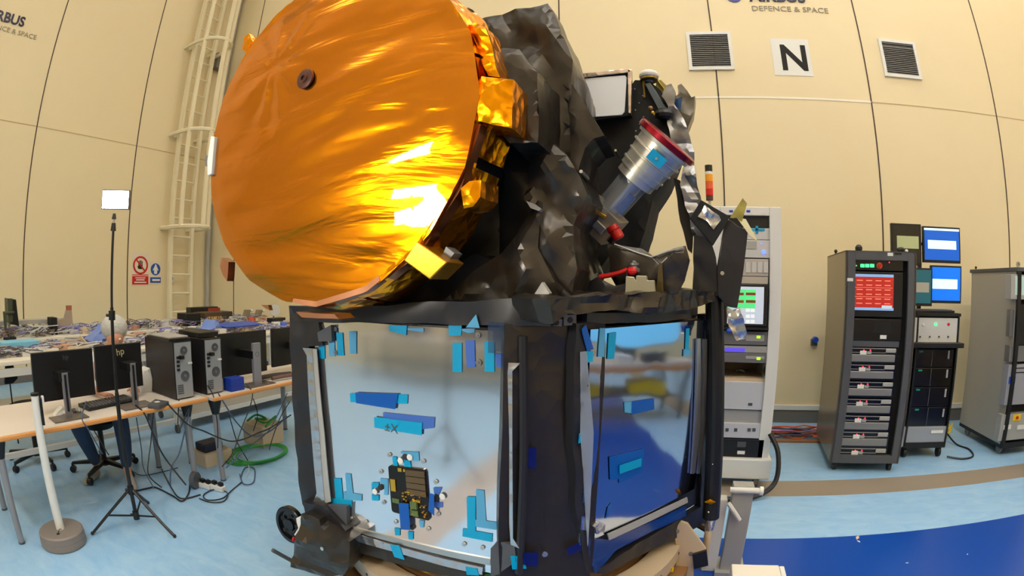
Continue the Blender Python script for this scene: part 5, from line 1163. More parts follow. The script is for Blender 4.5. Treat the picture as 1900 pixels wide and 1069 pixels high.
for (bx0, bx1, by0, by1, bz, where, n_) in ((-5.6, -5.1, 2.45, 2.9, BZ, 'long white workbench', 8), (-5.6, -5.1, 3.05, 5.1, BZ+.03, 'workbench behind the computer towers', 22), (-7.1, -6.55, 2.3, 3.85, BZ, 'far workbench by the wall', 22), (-7.1, -6.55, 4.0, 5.8, BZ, 'far corner workbench', 18)):
    for i in range(n_):
        m, cn = ccol[i % 7]; x = rg.uniform(bx0, bx1); y = by0+(by1-by0)*(i+.5)/n_; w, d, h = rg.uniform(.03, .08), rg.uniform(.03, .07), rg.uniform(.03, .10); a = rg.uniform(0, 1.5); c, s = math.cos(a), math.sin(a)
        q = [(x+p*c-r*s, y+p*s+r*c) for p, r in ((-w, -d), (w, -d), (w, d), (-w, d))]
        tag(MB().prism(q, bz, bz+h).build('small_component', m, bevel=.004), 'small %s part among the wires on the %s' % (cn, where), 'component', '%s parts on the %s' % (cn, where))
# items on the near bench (x about -5)
t = empty('paper_tray', (-5.2, 1.9, BZ), 'open cream cardboard tray on the long white workbench', 'tray')
p = atX(125, 640, -5.05); q = atX(163, 628, -5.05)
MB().box(-5.3, -5.05, p.y, q.y, BZ, BZ+.012).box(-5.06, -5.05, p.y, q.y, BZ, BZ+.06).box(-5.3, -5.29, p.y, q.y, BZ, BZ+.10).fpoly(Frame((0, q.y), (1, 0)), [(-5.3, BZ), (-5.05, BZ), (-5.05, BZ+.06), (-5.3, BZ+.13)], -.01, 0).build('tray_body', M_card, t)
onb(88, 634, -4.92, .035, .03, .05, 'yellow_tape_roll', 'small yellow tape piece at the front edge of the long workbench', M_yellow, 'tape')
onb(40, 628, -5.05, .40, .25, .05, 'cream_case', 'low cream case on the long workbench near the picture edge', M_offw)
onb(100, 628, -5.1, .20, .16, .07, 'pinkish_box', 'pinkish brown box on the long workbench', mat('pink_brown', (190, 150, 130), .6))
onb(2, 608, -5.35, .42, .25, .10, 'pale_blue_crate', 'pale blue crate on the long workbench at the picture edge', mat('crate_blue', (120, 190, 225), .5), 'crate')
clb = foil_solid(MB(), fx(-5.2), [(3.35, BZ+.03), (3.95, BZ+.03), (3.9, BZ+.08), (3.80, BZ+.16), (3.72, BZ+.20), (3.66, BZ+.10), (3.55, BZ+.09), (3.42, BZ+.11)], -.22, 0, cell=.04, amp=.04, seed=210, f0=5, f1=16).build('blue_glove_heap', mat('glove_blue', (120, 150, 225), .6))
tag(clb, 'heap of pale blue gloves on the workbench behind the left computer tower', 'gloves')
clb = foil_solid(MB(), fx(-5.25), [(1.98, BZ), (2.4, BZ), (2.38, BZ+.12), (2.25, BZ+.20), (2.10, BZ+.10)], -.25, 0, cell=.05, amp=.04, seed=211, f0=5, f1=16).build('blue_white_bag', mat('bag_blue_white', (110, 135, 205), .5, vary=.3))
tag(clb, 'blue and white plastic bag on the bench left of the seated person', 'bag')
# blue tray, equipment boxes behind the computer towers
p = atX(410, 598, -5.25); t = empty('blue_tray', (-5.4, p.y+.3, BZ+.03), 'bright blue tray lying on clutter left of the large monitor', 'tray')
MB().box(-5.45, -5.15, p.y, p.y+.62, BZ+.03, BZ+.10).build('carton', M_card, t); MB().hexa([(-5.5, p.y, BZ+.10), (-5.12, p.y-.02, BZ+.10), (-5.12, p.y+.6, BZ+.10), (-5.5, p.y+.7, BZ+.10), (-5.5, p.y, BZ+.13), (-5.12, p.y-.02, BZ+.115), (-5.12, p.y+.6, BZ+.115), (-5.5, p.y+.7, BZ+.13)]).build('tray_body', M_blue, t)
def eq(px0, py0, px1, py1, X, name, label, m, d=.3, cat='equipment box', z=BZ):
    a = atX(px0, py0, X); b = atX(px1, py1, X)
    o = MB().box(X-d, X, a.y, b.y, z, a.z).build(name, m, bevel=.004); return tag(o, label, cat), a, b
o, a, b = eq(347, 583, 373, 610, -6.55, 'black_speaker_box', 'upright black box with an open front, left of the striped cable box', M_blackm)
o, a, b = eq(380, 581, 413, 616, -6.6, 'cable_box', 'brown equipment box with looped yellow wires across its front', mat('umber_box', (78, 58, 42), .5), .35)
mb = MB(); rg = random.Random(5)
for k in range(11):
    y = a.y+.04+(b.y-a.y-.08)*k/10; mb.tube([(-6.59, y, a.z-.06), (-6.57, y+rg.uniform(-.04, .04), a.z-.13), (-6.575, y+rg.uniform(-.05, .05), BZ+.07), (-6.57, y+rg.uniform(-.03, .03), BZ+.02)], .008, 5, 2)
mb.build('looped_wires', mat('ochre_wire', (200, 160, 80), .5), o)
o, a, b = eq(411, 579, 432, 608, -6.75, 'dark_box', 'dark box right of the striped cable box', mat('dark_taupe', (60, 52, 48), .5))
o, a, b = eq(354, 571, 405, 582, -7.0, 'wide_black_box', 'wide black box standing behind the other equipment boxes', M_black, .15)
MB().box(-7.0, -6.99, a.y+.35, a.y+.6, a.z-.12, a.z-.02).build('red_frame', mat('red_brown_cable', (150, 60, 45), .5), o)
o, a, b = eq(208, 593, 229, 606, -6.7, 'dark_cabinet_box', 'dark red-brown box behind the seated person', mat('dark_maroon', (62, 26, 22), .5), .2)
o, a, b = eq(95, 590, 107, 612, -6.7, 'black_bin', 'black upright box on the far bench near the left', M_blackm, .2)
o, a, b = eq(505, 591, 530, 603, -5.3, 'small_black_box', 'small black box on the bench beside the spacecraft', M_black, .12, z=BZ+.03)
for i, px in enumerate((462, 484)):
    p = atX(px, 575, -6.6); q = atX(px-4, 602, -6.6)
    MBx = MB().hexa([(-6.7, q.y-.05, BZ), (-6.6, q.y-.05, BZ), (-6.6, q.y+.05, BZ), (-6.7, q.y+.05, BZ), (-6.7, p.y-.03, p.z), (-6.6, p.y-.03, p.z), (-6.6, p.y+.04, p.z), (-6.7, p.y+.04, p.z)])
    o = tag(MBx.build('leaning_rack', mat('grey_brown_frame', (130, 118, 98), .5), bevel=.004), ('left', 'right')[i]+' one of two leaning grey-brown frames behind the large monitor', 'frame')
    MB().ball((-6.63, p.y+.08, p.z-.02), .03, 8).build('round_fitting', M_offw, o); MB().box(-6.63, -6.59, q.y+.03, q.y+.16, BZ, BZ+.07).build('orange_part', M_orange, o)
c = atX(509, 576, -5.7); t = empty('desk_lamp', (-5.7, c.y, BZ), 'round pale lamp head on an arm beside the gold disc', 'lamp')
MB().lathe(c, (1, -.5, .3), [(-.03, .03), (0, .085), (.02, .09), (.02, .06)], 24).build('lamp_head', M_lgrey, t); MB().cyl((c.x-.02, c.y, BZ), (c.x-.02, c.y, c.z), .012).build('lamp_arm', M_mgrey, t)
# metal shelf frame and monitor far left
t = empty('metal_frame_shelf', (-7.0, 1.9, BZ), 'grey metal frame shelf standing on the far bench at the left', 'shelf')
a = atX(0, 597, -7.0); b = atX(112, 590, -7.0); zf = (a.z+b.z)/2
MB().box(-7.15, -6.95, a.y-.5, b.y, zf-.05, zf).build('shelf_board', M_lgrey, t)
for k in range(6):
    y = a.y+(b.y-a.y)*k/5; MB().cyl((-6.97, y, BZ), (-6.97, y-.06*(k % 2), zf-.05), .014, seg=8).build('strut', M_lgrey, t)
MB().cyl((-6.97, b.y-.05, BZ), (-6.97, b.y-.35, zf-.05), .014, seg=8).build('brace', M_offw, t)
a = atX(118, 598, -6.8); z9 = atX(126, 576, -6.8).z
t = empty('grey_bracket_stand', (-6.8, a.y, BZ), 'curved grey bracket with a reddish tip on the far bench', 'bracket')
MB().fpoly(fx(-6.8), [(a.y-.15, zf-.02), (a.y+.02, zf+.02), (a.y+.05, z9), (a.y+.13, z9+.01), (a.y+.15, BZ), (a.y+.08, BZ), (a.y+.06, zf-.1), (a.y-.1, zf-.12)], -.06, 0).build('bracket', mat('grey_tan', (165, 150, 135), .5), t, bevel=.004)
MB().fbox(fx(-6.8), a.y+.06, a.y+.13, z9, z9+.06, -.06, 0).build('reddish_tip', mat('brick_tip', (165, 95, 75), .5), t)
t = empty('side_monitor', (-6.6, 1.45, BZ), 'narrow dark monitor on a green-grey arm at the far left', 'monitor')
p1, p2, p3, p4 = atX(15, 554, -6.60), atX(30, 556, -6.60), atX(36, 606, -6.60), atX(17, 600, -6.60)
MB().fpoly(fx(-6.60), [(p.y, p.z) for p in (p1, p2, p3, p4)], -.25, 0).build('casing', M_black, t, bevel=.006)
MB().fpoly(fx(-6.595), [(p1.y-.01, p1.z), (p1.y+.06, p1.z), (p4.y+.05, p4.z+.02), (p4.y-.01, p4.z)], -.02, .002).build('display', mat('display_dim_green', (70, 78, 60), .3), t)
a = atX(8, 578, -6.55); MB().tube([(-6.55, a.y, a.z), (-6.55, a.y+.01, BZ+.12), (-6.55, a.y+.06, BZ+.03)], .02, 8, 1).cyl((-6.55, a.y, a.z-.02), (-6.60, a.y+.14, a.z-.02), .018).build('arm', mat('arm_green_grey', (72, 80, 62), .4, .3), t)
MB().lathe((-6.55, a.y+.06, BZ), (0, 0, 1), [(0, .09), (.025, .085)], 20).build('foot', M_blackm, t)
a = atX(18, 700, -5.1); t = empty('device_stand', (-5.1, a.y, .18), 'small black device on a thin stand under the long workbench', 'device')
MB().fpoly(fx(-5.1), [(a.y-.06, a.z-.06), (a.y-.02, a.z+.16), (a.y+.03, a.z+.18), (a.y+.09, a.z-.02), (a.y+.03, a.z-.06)], -.05, 0).build('body', M_blackm, t, bevel=.008); MB().cyl((-5.12, a.y, .18), (-5.12, a.y, a.z), .008).build('stand', M_black, t)

# ------------------------------------------------------------------ chairs, seated person
def star_base(t, x, y, rot, r=.33, hub=.10):
    hubo = MB().cyl((x, y, .07), (x, y, .13), .045, .035).cyl((x, y, .13), (x, y, .45), .026).build('column', M_black, t)
    for k in range(5):
        a = rot+2*math.pi*k/5; c, s = math.cos(a), math.sin(a)
        l = MB().hexa([Vector((x, y, 0))+Vector((c*r_-s*w, s*r_+c*w, z)) for z, q in ((0, 0), (1, 1)) for r_, w, z in ((.03, -.025, (.085, .125)[q]), (r, -.015, (.075, .10)[q]), (r, .015, (.075, .10)[q]), (.03, .025, (.085, .125)[q]))]).build('base_leg', M_black, t, bevel=.005)
        px_, py_ = x+c*r, y+s*r
        MB().cyl((px_-.02*s, py_+.02*c, .032), (px_+.02*s, py_-.02*c, .032), .032, seg=14).cyl((px_, py_, .03), (px_, py_, .085), .012).build('caster', M_black, l)
def chair(label, x, y, rot, back=True, seat_z=.46, face=0., sz=.23):
    t = empty('office_chair', (x, y, 0), label, 'chair'); star_base(t, x, y, rot)
    c, s = math.cos(face), math.sin(face)
    pr = [(math.cos(a)*sz*(1 if math.cos(a) > 0 else .9), math.sin(a)*sz) for a in [2*math.pi*k/20 for k in range(20)]]
    prr = [(x+a*c-b*s, y+a*s+b*c) for a, b in pr]
    mb = MB(); n = 20; vs = [(px_*1, py_*1, seat_z+.05) for px_, py_ in prr]+[(x+(px_-x)*.55, y+(py_-y)*.55, seat_z-.03) for px_, py_ in prr]
    mb.add(vs, [tuple(range(n)), tuple(range(n, 2*n))[::-1]]+[(i, (i+1) % n, n+(i+1) % n, n+i) for i in range(n)], True).build('seat', mat('chair_black', (16, 16, 18), .7), t, bevel=.01)
    if back:
        bx, by = x-c*.22, y-s*.22
        FB_ = Frame((bx, by), (-s, c)); MB().fpoly(FB_, [(-.17, seat_z+.18), (.17, seat_z+.18), (.21, seat_z+.40), (.15, seat_z+.56), (-.15, seat_z+.56), (-.21, seat_z+.40)], -.02, .03).build('backrest', mat('chair_black', (16, 16, 18), .7), t, bevel=.015)
        MB().tube([(x, y, seat_z), (bx, by, seat_z+.01), (bx-c*.02, by-s*.02, seat_z+.3)], .015, 8, 1).build('back_bar', M_black, t)
    return t
chair('black office chair with its star base showing under the nearest desk at the left', -5.02, 1.20, .2, face=3.0, back=False, seat_z=.50)
chair('black office chair on which the person behind the monitors sits', -4.36, 1.70, .35, face=.05, sz=.23, seat_z=.44)

PR = empty('person', (-4.42, 1.74, 0), 'person in a white coat, hair net and jeans, sitting bent over behind the monitors', 'person')
def skin(name, chain, m, parent, sub=2, root=0):
    """chain: (vertices [(x,y,z,r)], edges)"""
    vs, es = chain; me = bpy.data.meshes.new(name); o_ = Vector(parent['_o'])
    me.from_pydata([tuple(Vector(v[:3])-o_) for v in vs], es, []); o = bpy.data.objects.new(name, me); COL.objects.link(o); o.parent = parent; o['_o'] = tuple(o_)
    md = o.modifiers.new('skin', 'SKIN'); md.use_smooth_shade = True
    sk = me.skin_vertices[0].data if me.skin_vertices else None
    if sk is None:
        bm = bmesh.new(); bm.from_mesh(me); bm.verts.layers.skin.verify(); bm.to_mesh(me); bm.free(); sk = me.skin_vertices[0].data
    for i, v in enumerate(vs): sk[i].radius = (v[3], v[3] if len(v) < 5 else v[4]); sk[i].use_root = (i == root)
    sb = o.modifiers.new('sub', 'SUBSURF'); sb.levels = sub; sb.render_levels = sub
    me.materials.append(m); return o
hip = (-4.44, 1.76, .60); HD = Vector((-4.33, 1.93, 1.18))
V = [(*hip, .13), (-4.45, 1.80, .78, .14), (-4.42, 1.85, .96, .15), (-4.40, 1.88, 1.05, .07), (-4.37, 1.90, 1.09, .055), (HD.x, HD.y, HD.z-.02, .085), (HD.x+.01, HD.y, HD.z+.06, .075),
     (-4.42, 1.68, .99, .06), (-4.26, 1.60, .84, .045), (-4.06, 1.60, .80, .030), (-3.98, 1.62, .785, .028),
     (-4.40, 2.04, .99, .06), (-4.24, 2.10, .84, .045), (-4.06, 1.98, .80, .030), (-3.99, 1.93, .79, .028),
     (-4.38, 1.62, .57, .085), (-4.10, 1.38, .56, .068), (-4.20, 1.49, .34, .058), (-4.30, 1.59, .12, .040), (-4.26, 1.56, .05, .035),
     (-4.34, 1.84, .56, .085), (-4.02, 1.78, .55, .066), (-3.98, 1.77, .34, .056), (-3.99, 1.76, .12, .038), (-3.94, 1.75, .05, .035)]
E_ = [(0, 1), (1, 2), (2, 3), (3, 4), (4, 5), (5, 6), (2, 7), (7, 8), (8, 9), (9, 10), (2, 11), (11, 12), (12, 13), (13, 14), (0, 15), (15, 16), (16, 17), (17, 18), (18, 19), (0, 20), (20, 21), (21, 22), (22, 23), (23, 24)]
body = skin('body', (V, E_), M_skin, PR)
def off(ids, e): return [tuple(V[i][:3])+(V[i][3]+e,) for i in ids]
coat = skin('white_coat', (off([1, 2, 7, 8, 9, 11, 12, 13, 0], .018), [(0, 1), (1, 2), (2, 3), (3, 4), (1, 5), (5, 6), (6, 7), (0, 8)]), M_coat, PR)
tr = skin('jeans', (off([0, 15, 16, 17, 18, 20, 21, 22, 23], .014), [(0, 1), (1, 2), (2, 3), (3, 4), (0, 5), (5, 6), (6, 7), (7, 8)]), M_jeans, PR)
# head: face towards the desk and down; hair net, features, shoes, fingers
fd = Vector((.86, -.25, -.42)).normalized(); HC = HD+Vector((.0, 0, .03))
cap = MB().ball(HC+Vector((-.015, .005, .045)), .128, 22, (1.05, 1.0, .92)).build('hair_net', M_net, PR)
MB().ball(HC-fd*.02+Vector((0, 0, .012)), .103, 16, (1, .95, 1)).build('hair', M_hair, PR)
up = (Vector((0, 0, 1))-fd*fd.z).normalized(); rt_ = fd.cross(up)
MB().ball(HC+fd*.032-up*.015, .092, 20, (1, .9, 1.05)).build('face', M_skin, PR)
for s in (-1, 1):
    e = MB().ball(HC+fd*.112+rt_*.032*s+up*.005, .013, 10).build('eye', M_lbl, PR); MB().ball(HC+fd*.122+rt_*.032*s+up*.003, .006, 8).build('iris', M_hair, e)
    MB().ball(HC+rt_*.088*s, .022, 10, (.8, .5, 1.3)).build('ear', M_skin, PR)
MB().hexa([HC+fd*.115-rt_*.012-up*.035, HC+fd*.115+rt_*.012-up*.035, HC+fd*.10+rt_*.01-up*.035, HC+fd*.10-rt_*.01-up*.035, HC+fd*.115-rt_*.006+up*.0, HC+fd*.115+rt_*.006+up*.0, HC+fd*.10+rt_*.006+up*.0, HC+fd*.10-rt_*.006+up*.0]).build('nose', M_skin, PR, bevel=.004)
MB().ball(HC+fd*.108-up*.062, .018, 10, (.8, 1.2, .35)).build('mouth', mat('lip', (170, 95, 90), .5), PR)
for hx, hy, hz, yaw in ((-3.975, 1.62, .783, .15), (-3.985, 1.925, .788, -.35)):
    c, s = math.cos(yaw), math.sin(yaw)
    def hp(a, b, z=0): return (hx+a*c-b*s, hy+a*s+b*c, hz+z)
    vs = [(*hp(-.03, 0), .024, .016), (*hp(.02, 0), .034, .016), (*hp(.055, 0), .036, .013)]; es = [(0, 1), (1, 2)]
    for k, (b, L_) in enumerate(((-.032, .062), (-.011, .075), (.011, .070), (.031, .055))):
        i = len(vs); vs += [(*hp(.072, b), .0095), (*hp(.072+L_*.5, b*1.1, .006), .0085), (*hp(.072+L_, b*1.15, -.012), .007)]; es += [(2, i), (i, i+1), (i+1, i+2)]
    i = len(vs); sg = 1 if yaw > 0 else -1
    vs += [(*hp(.02, .045*sg, -.004), .011), (*hp(.055, .062*sg, -.010), .009)]; es += [(1, i), (i, i+1)]
    skin('hand', (vs, es), M_skin, PR, 1)
for (ax_, ay_, yaw) in ((-4.27, 1.54, -1.0), (-3.955, 1.755, -.3)):
    c, s = math.cos(yaw), math.sin(yaw); mb = MB(); prof = []
    for (d, w, h0, h1) in ((-.07, .028, .0, .07), (-.04, .042, .0, .10), (.03, .045, .0, .095), (.10, .050, .0, .06), (.16, .044, .0, .04), (.195, .02, .004, .025)):
        prof.append([(d, -w, h0), (d, w, h0), (d, w*.85, h1*.7), (d, w*.4, h1), (d, -w*.4, h1), (d, -w*.85, h1*.7)])
    vs = [(ax_+a*c-b*s, ay_+a*s+b*c, z+.002) for r_ in prof for a, b, z in r_]; n = 6
    fs = [(i*n+k, i*n+(k+1) % n, (i+1)*n+(k+1) % n, (i+1)*n+k) for i in range(5) for k in range(n)]+[tuple(range(n))[::-1], tuple(5*n+k for k in range(n))]
    o = mb.add(vs, fs, True).build('shoe', M_shoe, PR); sb = o.modifiers.new('s', 'SUBSURF'); sb.levels = sb.render_levels = 2

# ------------------------------------------------------------------ lamp stands
def light_stand(x, y, zt_, label, ldir, rot, feet=.42, hub=.42, power=None, panel=(.25, .16)):
    t = empty('lamp_stand', (x, y, 0), label, 'lamp')
    MB().cyl((x, y, .05), (x, y, .95), .015, seg=12).build('lower_tube', M_black, t); MB().cyl((x, y, .95), (x, y, 1.5), .012, seg=12).build('middle_tube', M_black, t); MB().cyl((x, y, 1.5), (x, y, zt_-.18), .009, seg=12).build('upper_tube', M_black, t)
    for z in (hub, 1.45, .08):
        k = MB().cyl((x, y, z-.03), (x, y, z+.03), .024, seg=12).build('collar', M_black, t)
        MB().cyl((x, y, z), (x-.03, y-.03, z), .010).build('knob', M_black, k)
    for k in range(3):
        a = rot+2*math.pi*k/3; c, s = math.cos(a), math.sin(a)
        l = MB().tube([(x+c*.02, y+s*.02, hub), (x+c*feet, y+s*feet, .012)], .011, 8, 1).build('leg', M_black, t)
        MB().tube([(x+c*.02, y+s*.02, .08), (x+c*feet*.58, y+s*feet*.58, .012+(hub-.012)*.42)], .007, 6, 1).build('brace', M_black, l)
        MB().ball((x+c*feet, y+s*feet, .014), .014, 8).build('rubber_foot', M_black, l)
    MB().cyl((x, y, zt_-.20), (x, y, zt_-.15), .02, .014, 12).build('spigot', M_black, t)
    MB().cyl((x, y, zt_-.15), (x, y, zt_-.115), .007).build('ball_head', M_lgrey, t); MB().cyl((x, y, zt_-.125), (x, y, zt_-.09), .016, .01).build('tilt_joint', M_black, t)
    d = Vector(ldir).normalized(); u = Vector((0, 0, 1)).cross(d).normalized(); w = d.cross(u); c = Vector((x, y, zt_)); hw, hh = panel[0]/2, panel[1]/2
    b = MB().hexa([c+u*a+w*e+d*g for g in (-.035, 0) for a, e in ((-hw, -hh), (hw, -hh), (hw, hh), (-hw, hh))]).build('lamp_housing', M_black, t, bevel=.004)
    hw -= .006; hh -= .006
    MB().hexa([c+u*a+w*e+d*g for g in (.0005, .003) for a, e in ((-hw, -hh), (hw, -hh), (hw, hh), (-hw, hh))]).build('light_panel', power or M_led, b)
    return t
light_stand(-3.22, 1.42, 2.185, 'black lamp stand with a glowing white light panel in front of the desks', (.80, -.60, -.10), math.radians(17), feet=.36, hub=.27, power=mat('led_front', (255, 252, 246), .4, emit=26), panel=(.20, .125))
light_stand(-1.98, -.68, 2.22, 'black lamp stand with a light panel behind the camera, mirrored in the silver panel', (.50, .86, -.12), math.radians(20), power=mat('led_behind', (255, 248, 235), .4, emit=LED_POWER), panel=(.36, .26))
# stanchion
t = empty('stanchion_post', (-3.33, .845, 0), 'white post on a round grey base at the left, in front of the desk', 'post')
MB().lathe((-3.33, .845, 0), (0, 0, 1), [(0, .165), (.012, .172), (.045, .170), (.050, .168), (.055, .170), (.095, .166), (.105, .155)], 48).build('base', mat('base_grey', (128, 120, 116), .5, vary=.05), t)
MB().cyl((-3.33, .845, .10), (-3.33, .845, .985), .032, .028, 20).build('post', M_white, t); MB().cyl((-3.33, .845, .985), (-3.33, .845, 1.0), .030).build('cap', M_black, t)
MB().box(-3.335, -3.30, .868, .885, .80, .97).build('belt_clip', M_black, t, bevel=.003); MB().box(-3.325, -3.30, .885, .90, .93, .98).build('clip_tongue', M_white, t)
MB().lathe((-3.26, .80, .103), (0, 0, 1), [(0, .014), (.006, .012)], 12).tube([(-3.26, .80, .11), (-3.27, .82, .13), (-3.25, .83, .135)], .003, 5, 1).build('ring_bolt', M_black, t)

# ------------------------------------------------------------------ cables, power strips and crate under the desks
def cable(px, name, label, m=M_cable, r=.006, group=None):
    """px: list of (px, py, X) seen points at depth plane x=X"""
    tag(MB().tube([atX(*p) if len(p) == 3 else Vector(p[1:]) for p in px], r, 6, 3).build(name, m), label, 'cable', group)
hang = [
 [(160, 745, -3.6), (152, 776, -3.42), (166, 800, -3.39), (190, 842, -3.39)], [(175, 800, -3.45), (190, 825, -3.40), (202, 845, -3.38)],
 [(252, 752, -3.55), (268, 768, -3.41), (282, 800, -3.39), (300, 840, -3.38), (318, 866, -3.36), (345, 900, -3.20)],
 [(253, 775, -3.7), (262, 830, -3.7), (266, 868, -3.7), (285, 905, -3.6)], [(285, 762, -3.44), (280, 820, -3.44), (276, 850, -3.42), (276, 882, -3.40), (300, 905, -3.38)],
 [(332, 742, -3.5), (330, 790, -3.46), (332, 800, -3.45), (356, 745, -3.45)], [(356, 742, -3.5), (345, 790, -3.45), (333, 840, -3.45), (318, 868, -3.42), (316, 900, -3.40)],
 [(310, 748, -3.43), (330, 770, -3.39), (352, 790, -3.38), (378, 800, -3.36), (405, 812, -3.35), (430, 819, -3.33), (455, 814, -3.33), (480, 803, -3.33), (500, 795, -3.33), (540, 770, -3.33)],
 [(385, 715, -3.5), (396, 735, -3.40), (398, 760, -3.38), (402, 775, -3.38), (404, 800, -3.38), (404, 832, -3.38)],
 [(405, 730, -3.4), (420, 755, -3.36), (440, 785, -3.34), (465, 808, -3.33), (490, 806, -3.33), (515, 790, -3.33), (532, 772, -3.33)],
 [(455, 712, -3.46), (468, 728, -3.38), (464, 755, -3.37), (450, 790, -3.36), (432, 840, -3.35), (412, 866, -3.3)],
 [(470, 740, -3.9), (478, 770, -3.8), (470, 800, -3.8)], [(533, 730, -3.5), (515, 770, -3.4), (498, 800, -3.35), (475, 820, -3.35), (445, 845, -3.3), (420, 868, -3.25)],
 [(538, 745, -3.4), (520, 775, -3.35), (505, 815, -3.3), (500, 835, -3.3)], [(425, 770, -3.6), (438, 815, -3.6), (445, 830, -3.6), (460, 855, -3.6)],
]
for i, p in enumerate(hang): cable(p, 'hanging_cable', 'thin black cable drooping in the tangle under the desks', M_cable if i % 3 else M_cableb, .0065 if i in (2, 6, 7, 9) else .005, 'cables drooping under the desks')
def fcable(pts, name, label, m, r, g=None):
    P = [atZ(x, y, .01) for x, y in pts]; tag(MB().tube(P, r, 6, 3).build(name, m), label, 'cable', g)
fcable([(250, 912), (275, 906), (290, 905), (320, 920), (338, 930), (350, 915), (352, 895)], 'floor_cable', 'black cable winding over the floor from the lamp stand to the desks', M_cable, .007)
fcable([(300, 870), (318, 905), (336, 925), (372, 918)], 'floor_cable', 'black cable on the floor beside the power strip', M_cable, .006)
fcable([(240, 870), (262, 882), (300, 876), (330, 868)], 'floor_cable', 'grey-blue cable on the floor behind the lamp stand foot', M_cableb, .005)
fcable([(370, 925), (390, 932), (415, 930), (422, 915), (400, 908), (378, 918), (385, 928), (412, 925), (430, 910), (448, 895)], 'floor_cable', 'looped dark cable in front of the power strip', M_cable, .005)
fcable([(445, 880), (452, 898), (470, 895), (472, 870), (455, 868), (447, 885)], 'floor_cable', 'loop of grey-blue cable right of the power strip', M_cableb, .005)
fcable([(440, 840), (455, 852), (462, 868), (458, 885)], 'floor_cable', 'thin white cable on the floor near the green cables', M_cablew, .005)
for k in range(4):
    c = atZ(475+k*3, 842+k*2, .01); R_ = .34-.03*k
    tag(MB().tube([(c.x+R_*math.cos(a*.7)*.8, c.y+R_*math.sin(a*.7)*1.05, .012+.012*k) for a in range(10)], .008, 6, 3).build('green_cable', M_green), 'coiled green cable on the floor beyond the second desk', 'cable', 'green cables on the floor')
def pstrip(px, py, px2, py2, label, m=M_white, n=3):
    a, b = atZ(px, py, .03), atZ(px2, py2, .03); t = empty('power_strip', tuple(a), label, 'power strip'); t.location.z = 0; t['_o'] = (a.x, a.y, 0)
    u = (b-a).normalized(); s = Vector((-u.y, u.x, 0))*.03; z = Vector((0, 0, .045)); a.z = b.z = .002
    MB().hexa([a-s, b-s, b+s, a+s, a-s+z, b-s+z, b+s+z, a+s+z]).build('body', m, t, bevel=.006)
    for k in range(n):
        c = a+(b-a)*((k+.5)/n)+z; MB().box(c.x-.022, c.x+.022, c.y-.018, c.y+.018, c.z, c.z+.03).build('plug', M_black, t, bevel=.004)
pstrip(372, 897, 392, 902, 'white power strip on the floor under the desk joint, left one', n=2); pstrip(393, 900, 416, 907, 'white power strip on the floor under the desk joint, right one', n=2)
a = atZ(360, 905, 0); tag(MB().cyl((a.x, a.y, .07), (a.x+.04, a.y+.02, .07), .07, seg=20).build('cable_reel', M_dgrey), 'grey cable reel on the floor left of the power strips', 'reel')
a = atZ(383, 872, 0); b = atZ(430, 866, 0); t = empty('cardboard_box', (a.x-.15, a.y+.1, 0), 'pale box with a dark transformer on it under the desks', 'box')
MB().box(a.x-.30, a.x-.02, a.y+.02, a.y+.34, 0, .12).build('carton', M_card, t, bevel=.004); MB().box(a.x-.24, a.x-.07, a.y+.06, a.y+.28, .12, .20).build('transformer', mat('navy_transformer', (28, 34, 60), .5), t, bevel=.015)
a = atZ(527, 845, 0); t = empty('storage_box', (a.x-.5, a.y+.1, 0), 'pale box with green cable ends in it beside the spacecraft', 'box')
MB().box(a.x-.62, a.x-.30, a.y, a.y+.30, 0, .22).build('carton', M_card, t, bevel=.01)
MB().tube([(a.x-.6+.05*k, a.y+.05+.1*(k % 3), .22+.06*(k % 2)) for k in range(7)], .012, 6).build('green_cable', M_green, t)

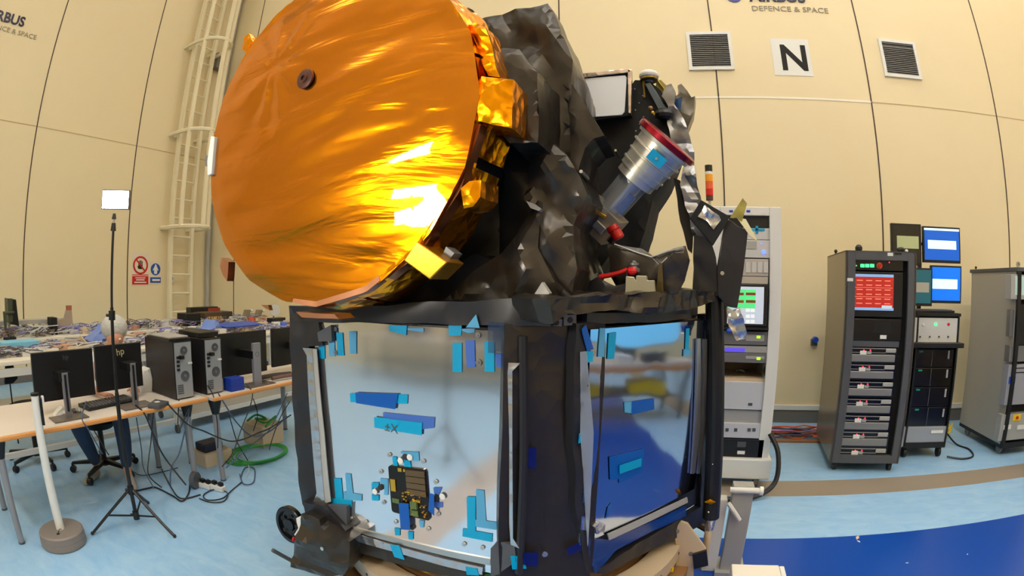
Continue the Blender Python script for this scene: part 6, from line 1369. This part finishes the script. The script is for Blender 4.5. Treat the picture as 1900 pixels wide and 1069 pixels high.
# ------------------------------------------------------------------ things behind the camera, seen only mirrored in the silver panels
def rear_table(label, x0, x1, y0, y1, z=.72):
    t = empty('rear_table', ((x0+x1)/2, (y0+y1)/2, 0), label, 'table')
    MB().box(x0, x1, y0, y1, z-.04, z).build('table_top', M_desk, t)
    for x in (x0+.05, x1-.05):
        for y in (y0+.05, y1-.05): MB().box(x-.025, x+.025, y-.025, y+.025, 0, z-.04).build('leg', M_dgrey, t)
    MB().box(x0+.06, x1-.06, y0+.1, y1-.1, .3, .32).build('shelf', M_dgrey, t); MB().box(x0-.01, x0, y0, y1, z-.10, z-.04).build('wood_edge', M_edge, t)
rear_table('long table beyond the right picture edge, mirrored in the right panel', 3.70, 4.40, .9, 4.0)
rear_table('table along the wall behind the camera, mirrored as a dark line', -5.2, -.4, -4.35, -3.7, .8)
t = empty('blue_screen', (4.1, 3.0, .721), 'wide pale blue screen on the table beyond the right picture edge', 'screen')
MB().box(4.06, 4.12, 2.4, 4.0, .92, 1.40).build('frame', M_offw, t); MB().box(4.055, 4.06, 2.43, 3.97, .95, 1.37).build('display', mat('cyan_display', (120, 200, 235), .4, emit=.9), t); MB().box(4.04, 4.16, 3.0, 3.4, .721, .93).build('foot', M_dgrey, t)
for i, (x, y, w, h, m) in enumerate(((3.87, 1.3, .35, .2, M_offw), (3.87, 1.9, .3, .14, M_dgrey), (3.87, 2.45, .25, .16, M_brown), (3.87, 2.95, .3, .12, M_lbl), (3.87, 3.45, .3, .14, M_dgrey))):
    tag(MB().box(x-.12, x+.12, y, y+w, .721, .721+h).build('equipment_case', m, bevel=.01), ('cream', 'low dark grey', 'tall brown', 'flat white', 'small flat grey')[i]+' case on the table beyond the right picture edge', 'case')
for i, y in enumerate((1.2, 2.3, 3.2)):
    tag(MB().box(3.78, 4.1, y, y+.55, .321, .47).build('yellow_crate', M_yellow, bevel=.01), ('nearest', 'middle', 'farthest')[i]+' yellow crate on the shelf of the table beyond the right picture edge', 'crate')
for i, (x, w, h, m) in enumerate(((-4.8, .6, .35, M_dgrey), (-3.6, .9, .25, M_black), (-2.3, .5, .4, M_mgrey), (-1.4, .7, .22, M_black))):
    tag(MB().box(x, x+w, -4.3, -3.9, .801, .801+h).build('rear_case', m, bevel=.01), ('dark grey tall', 'wide black', 'mid grey tall', 'flat black')[i]+' case on the table along the wall behind the camera', 'case')
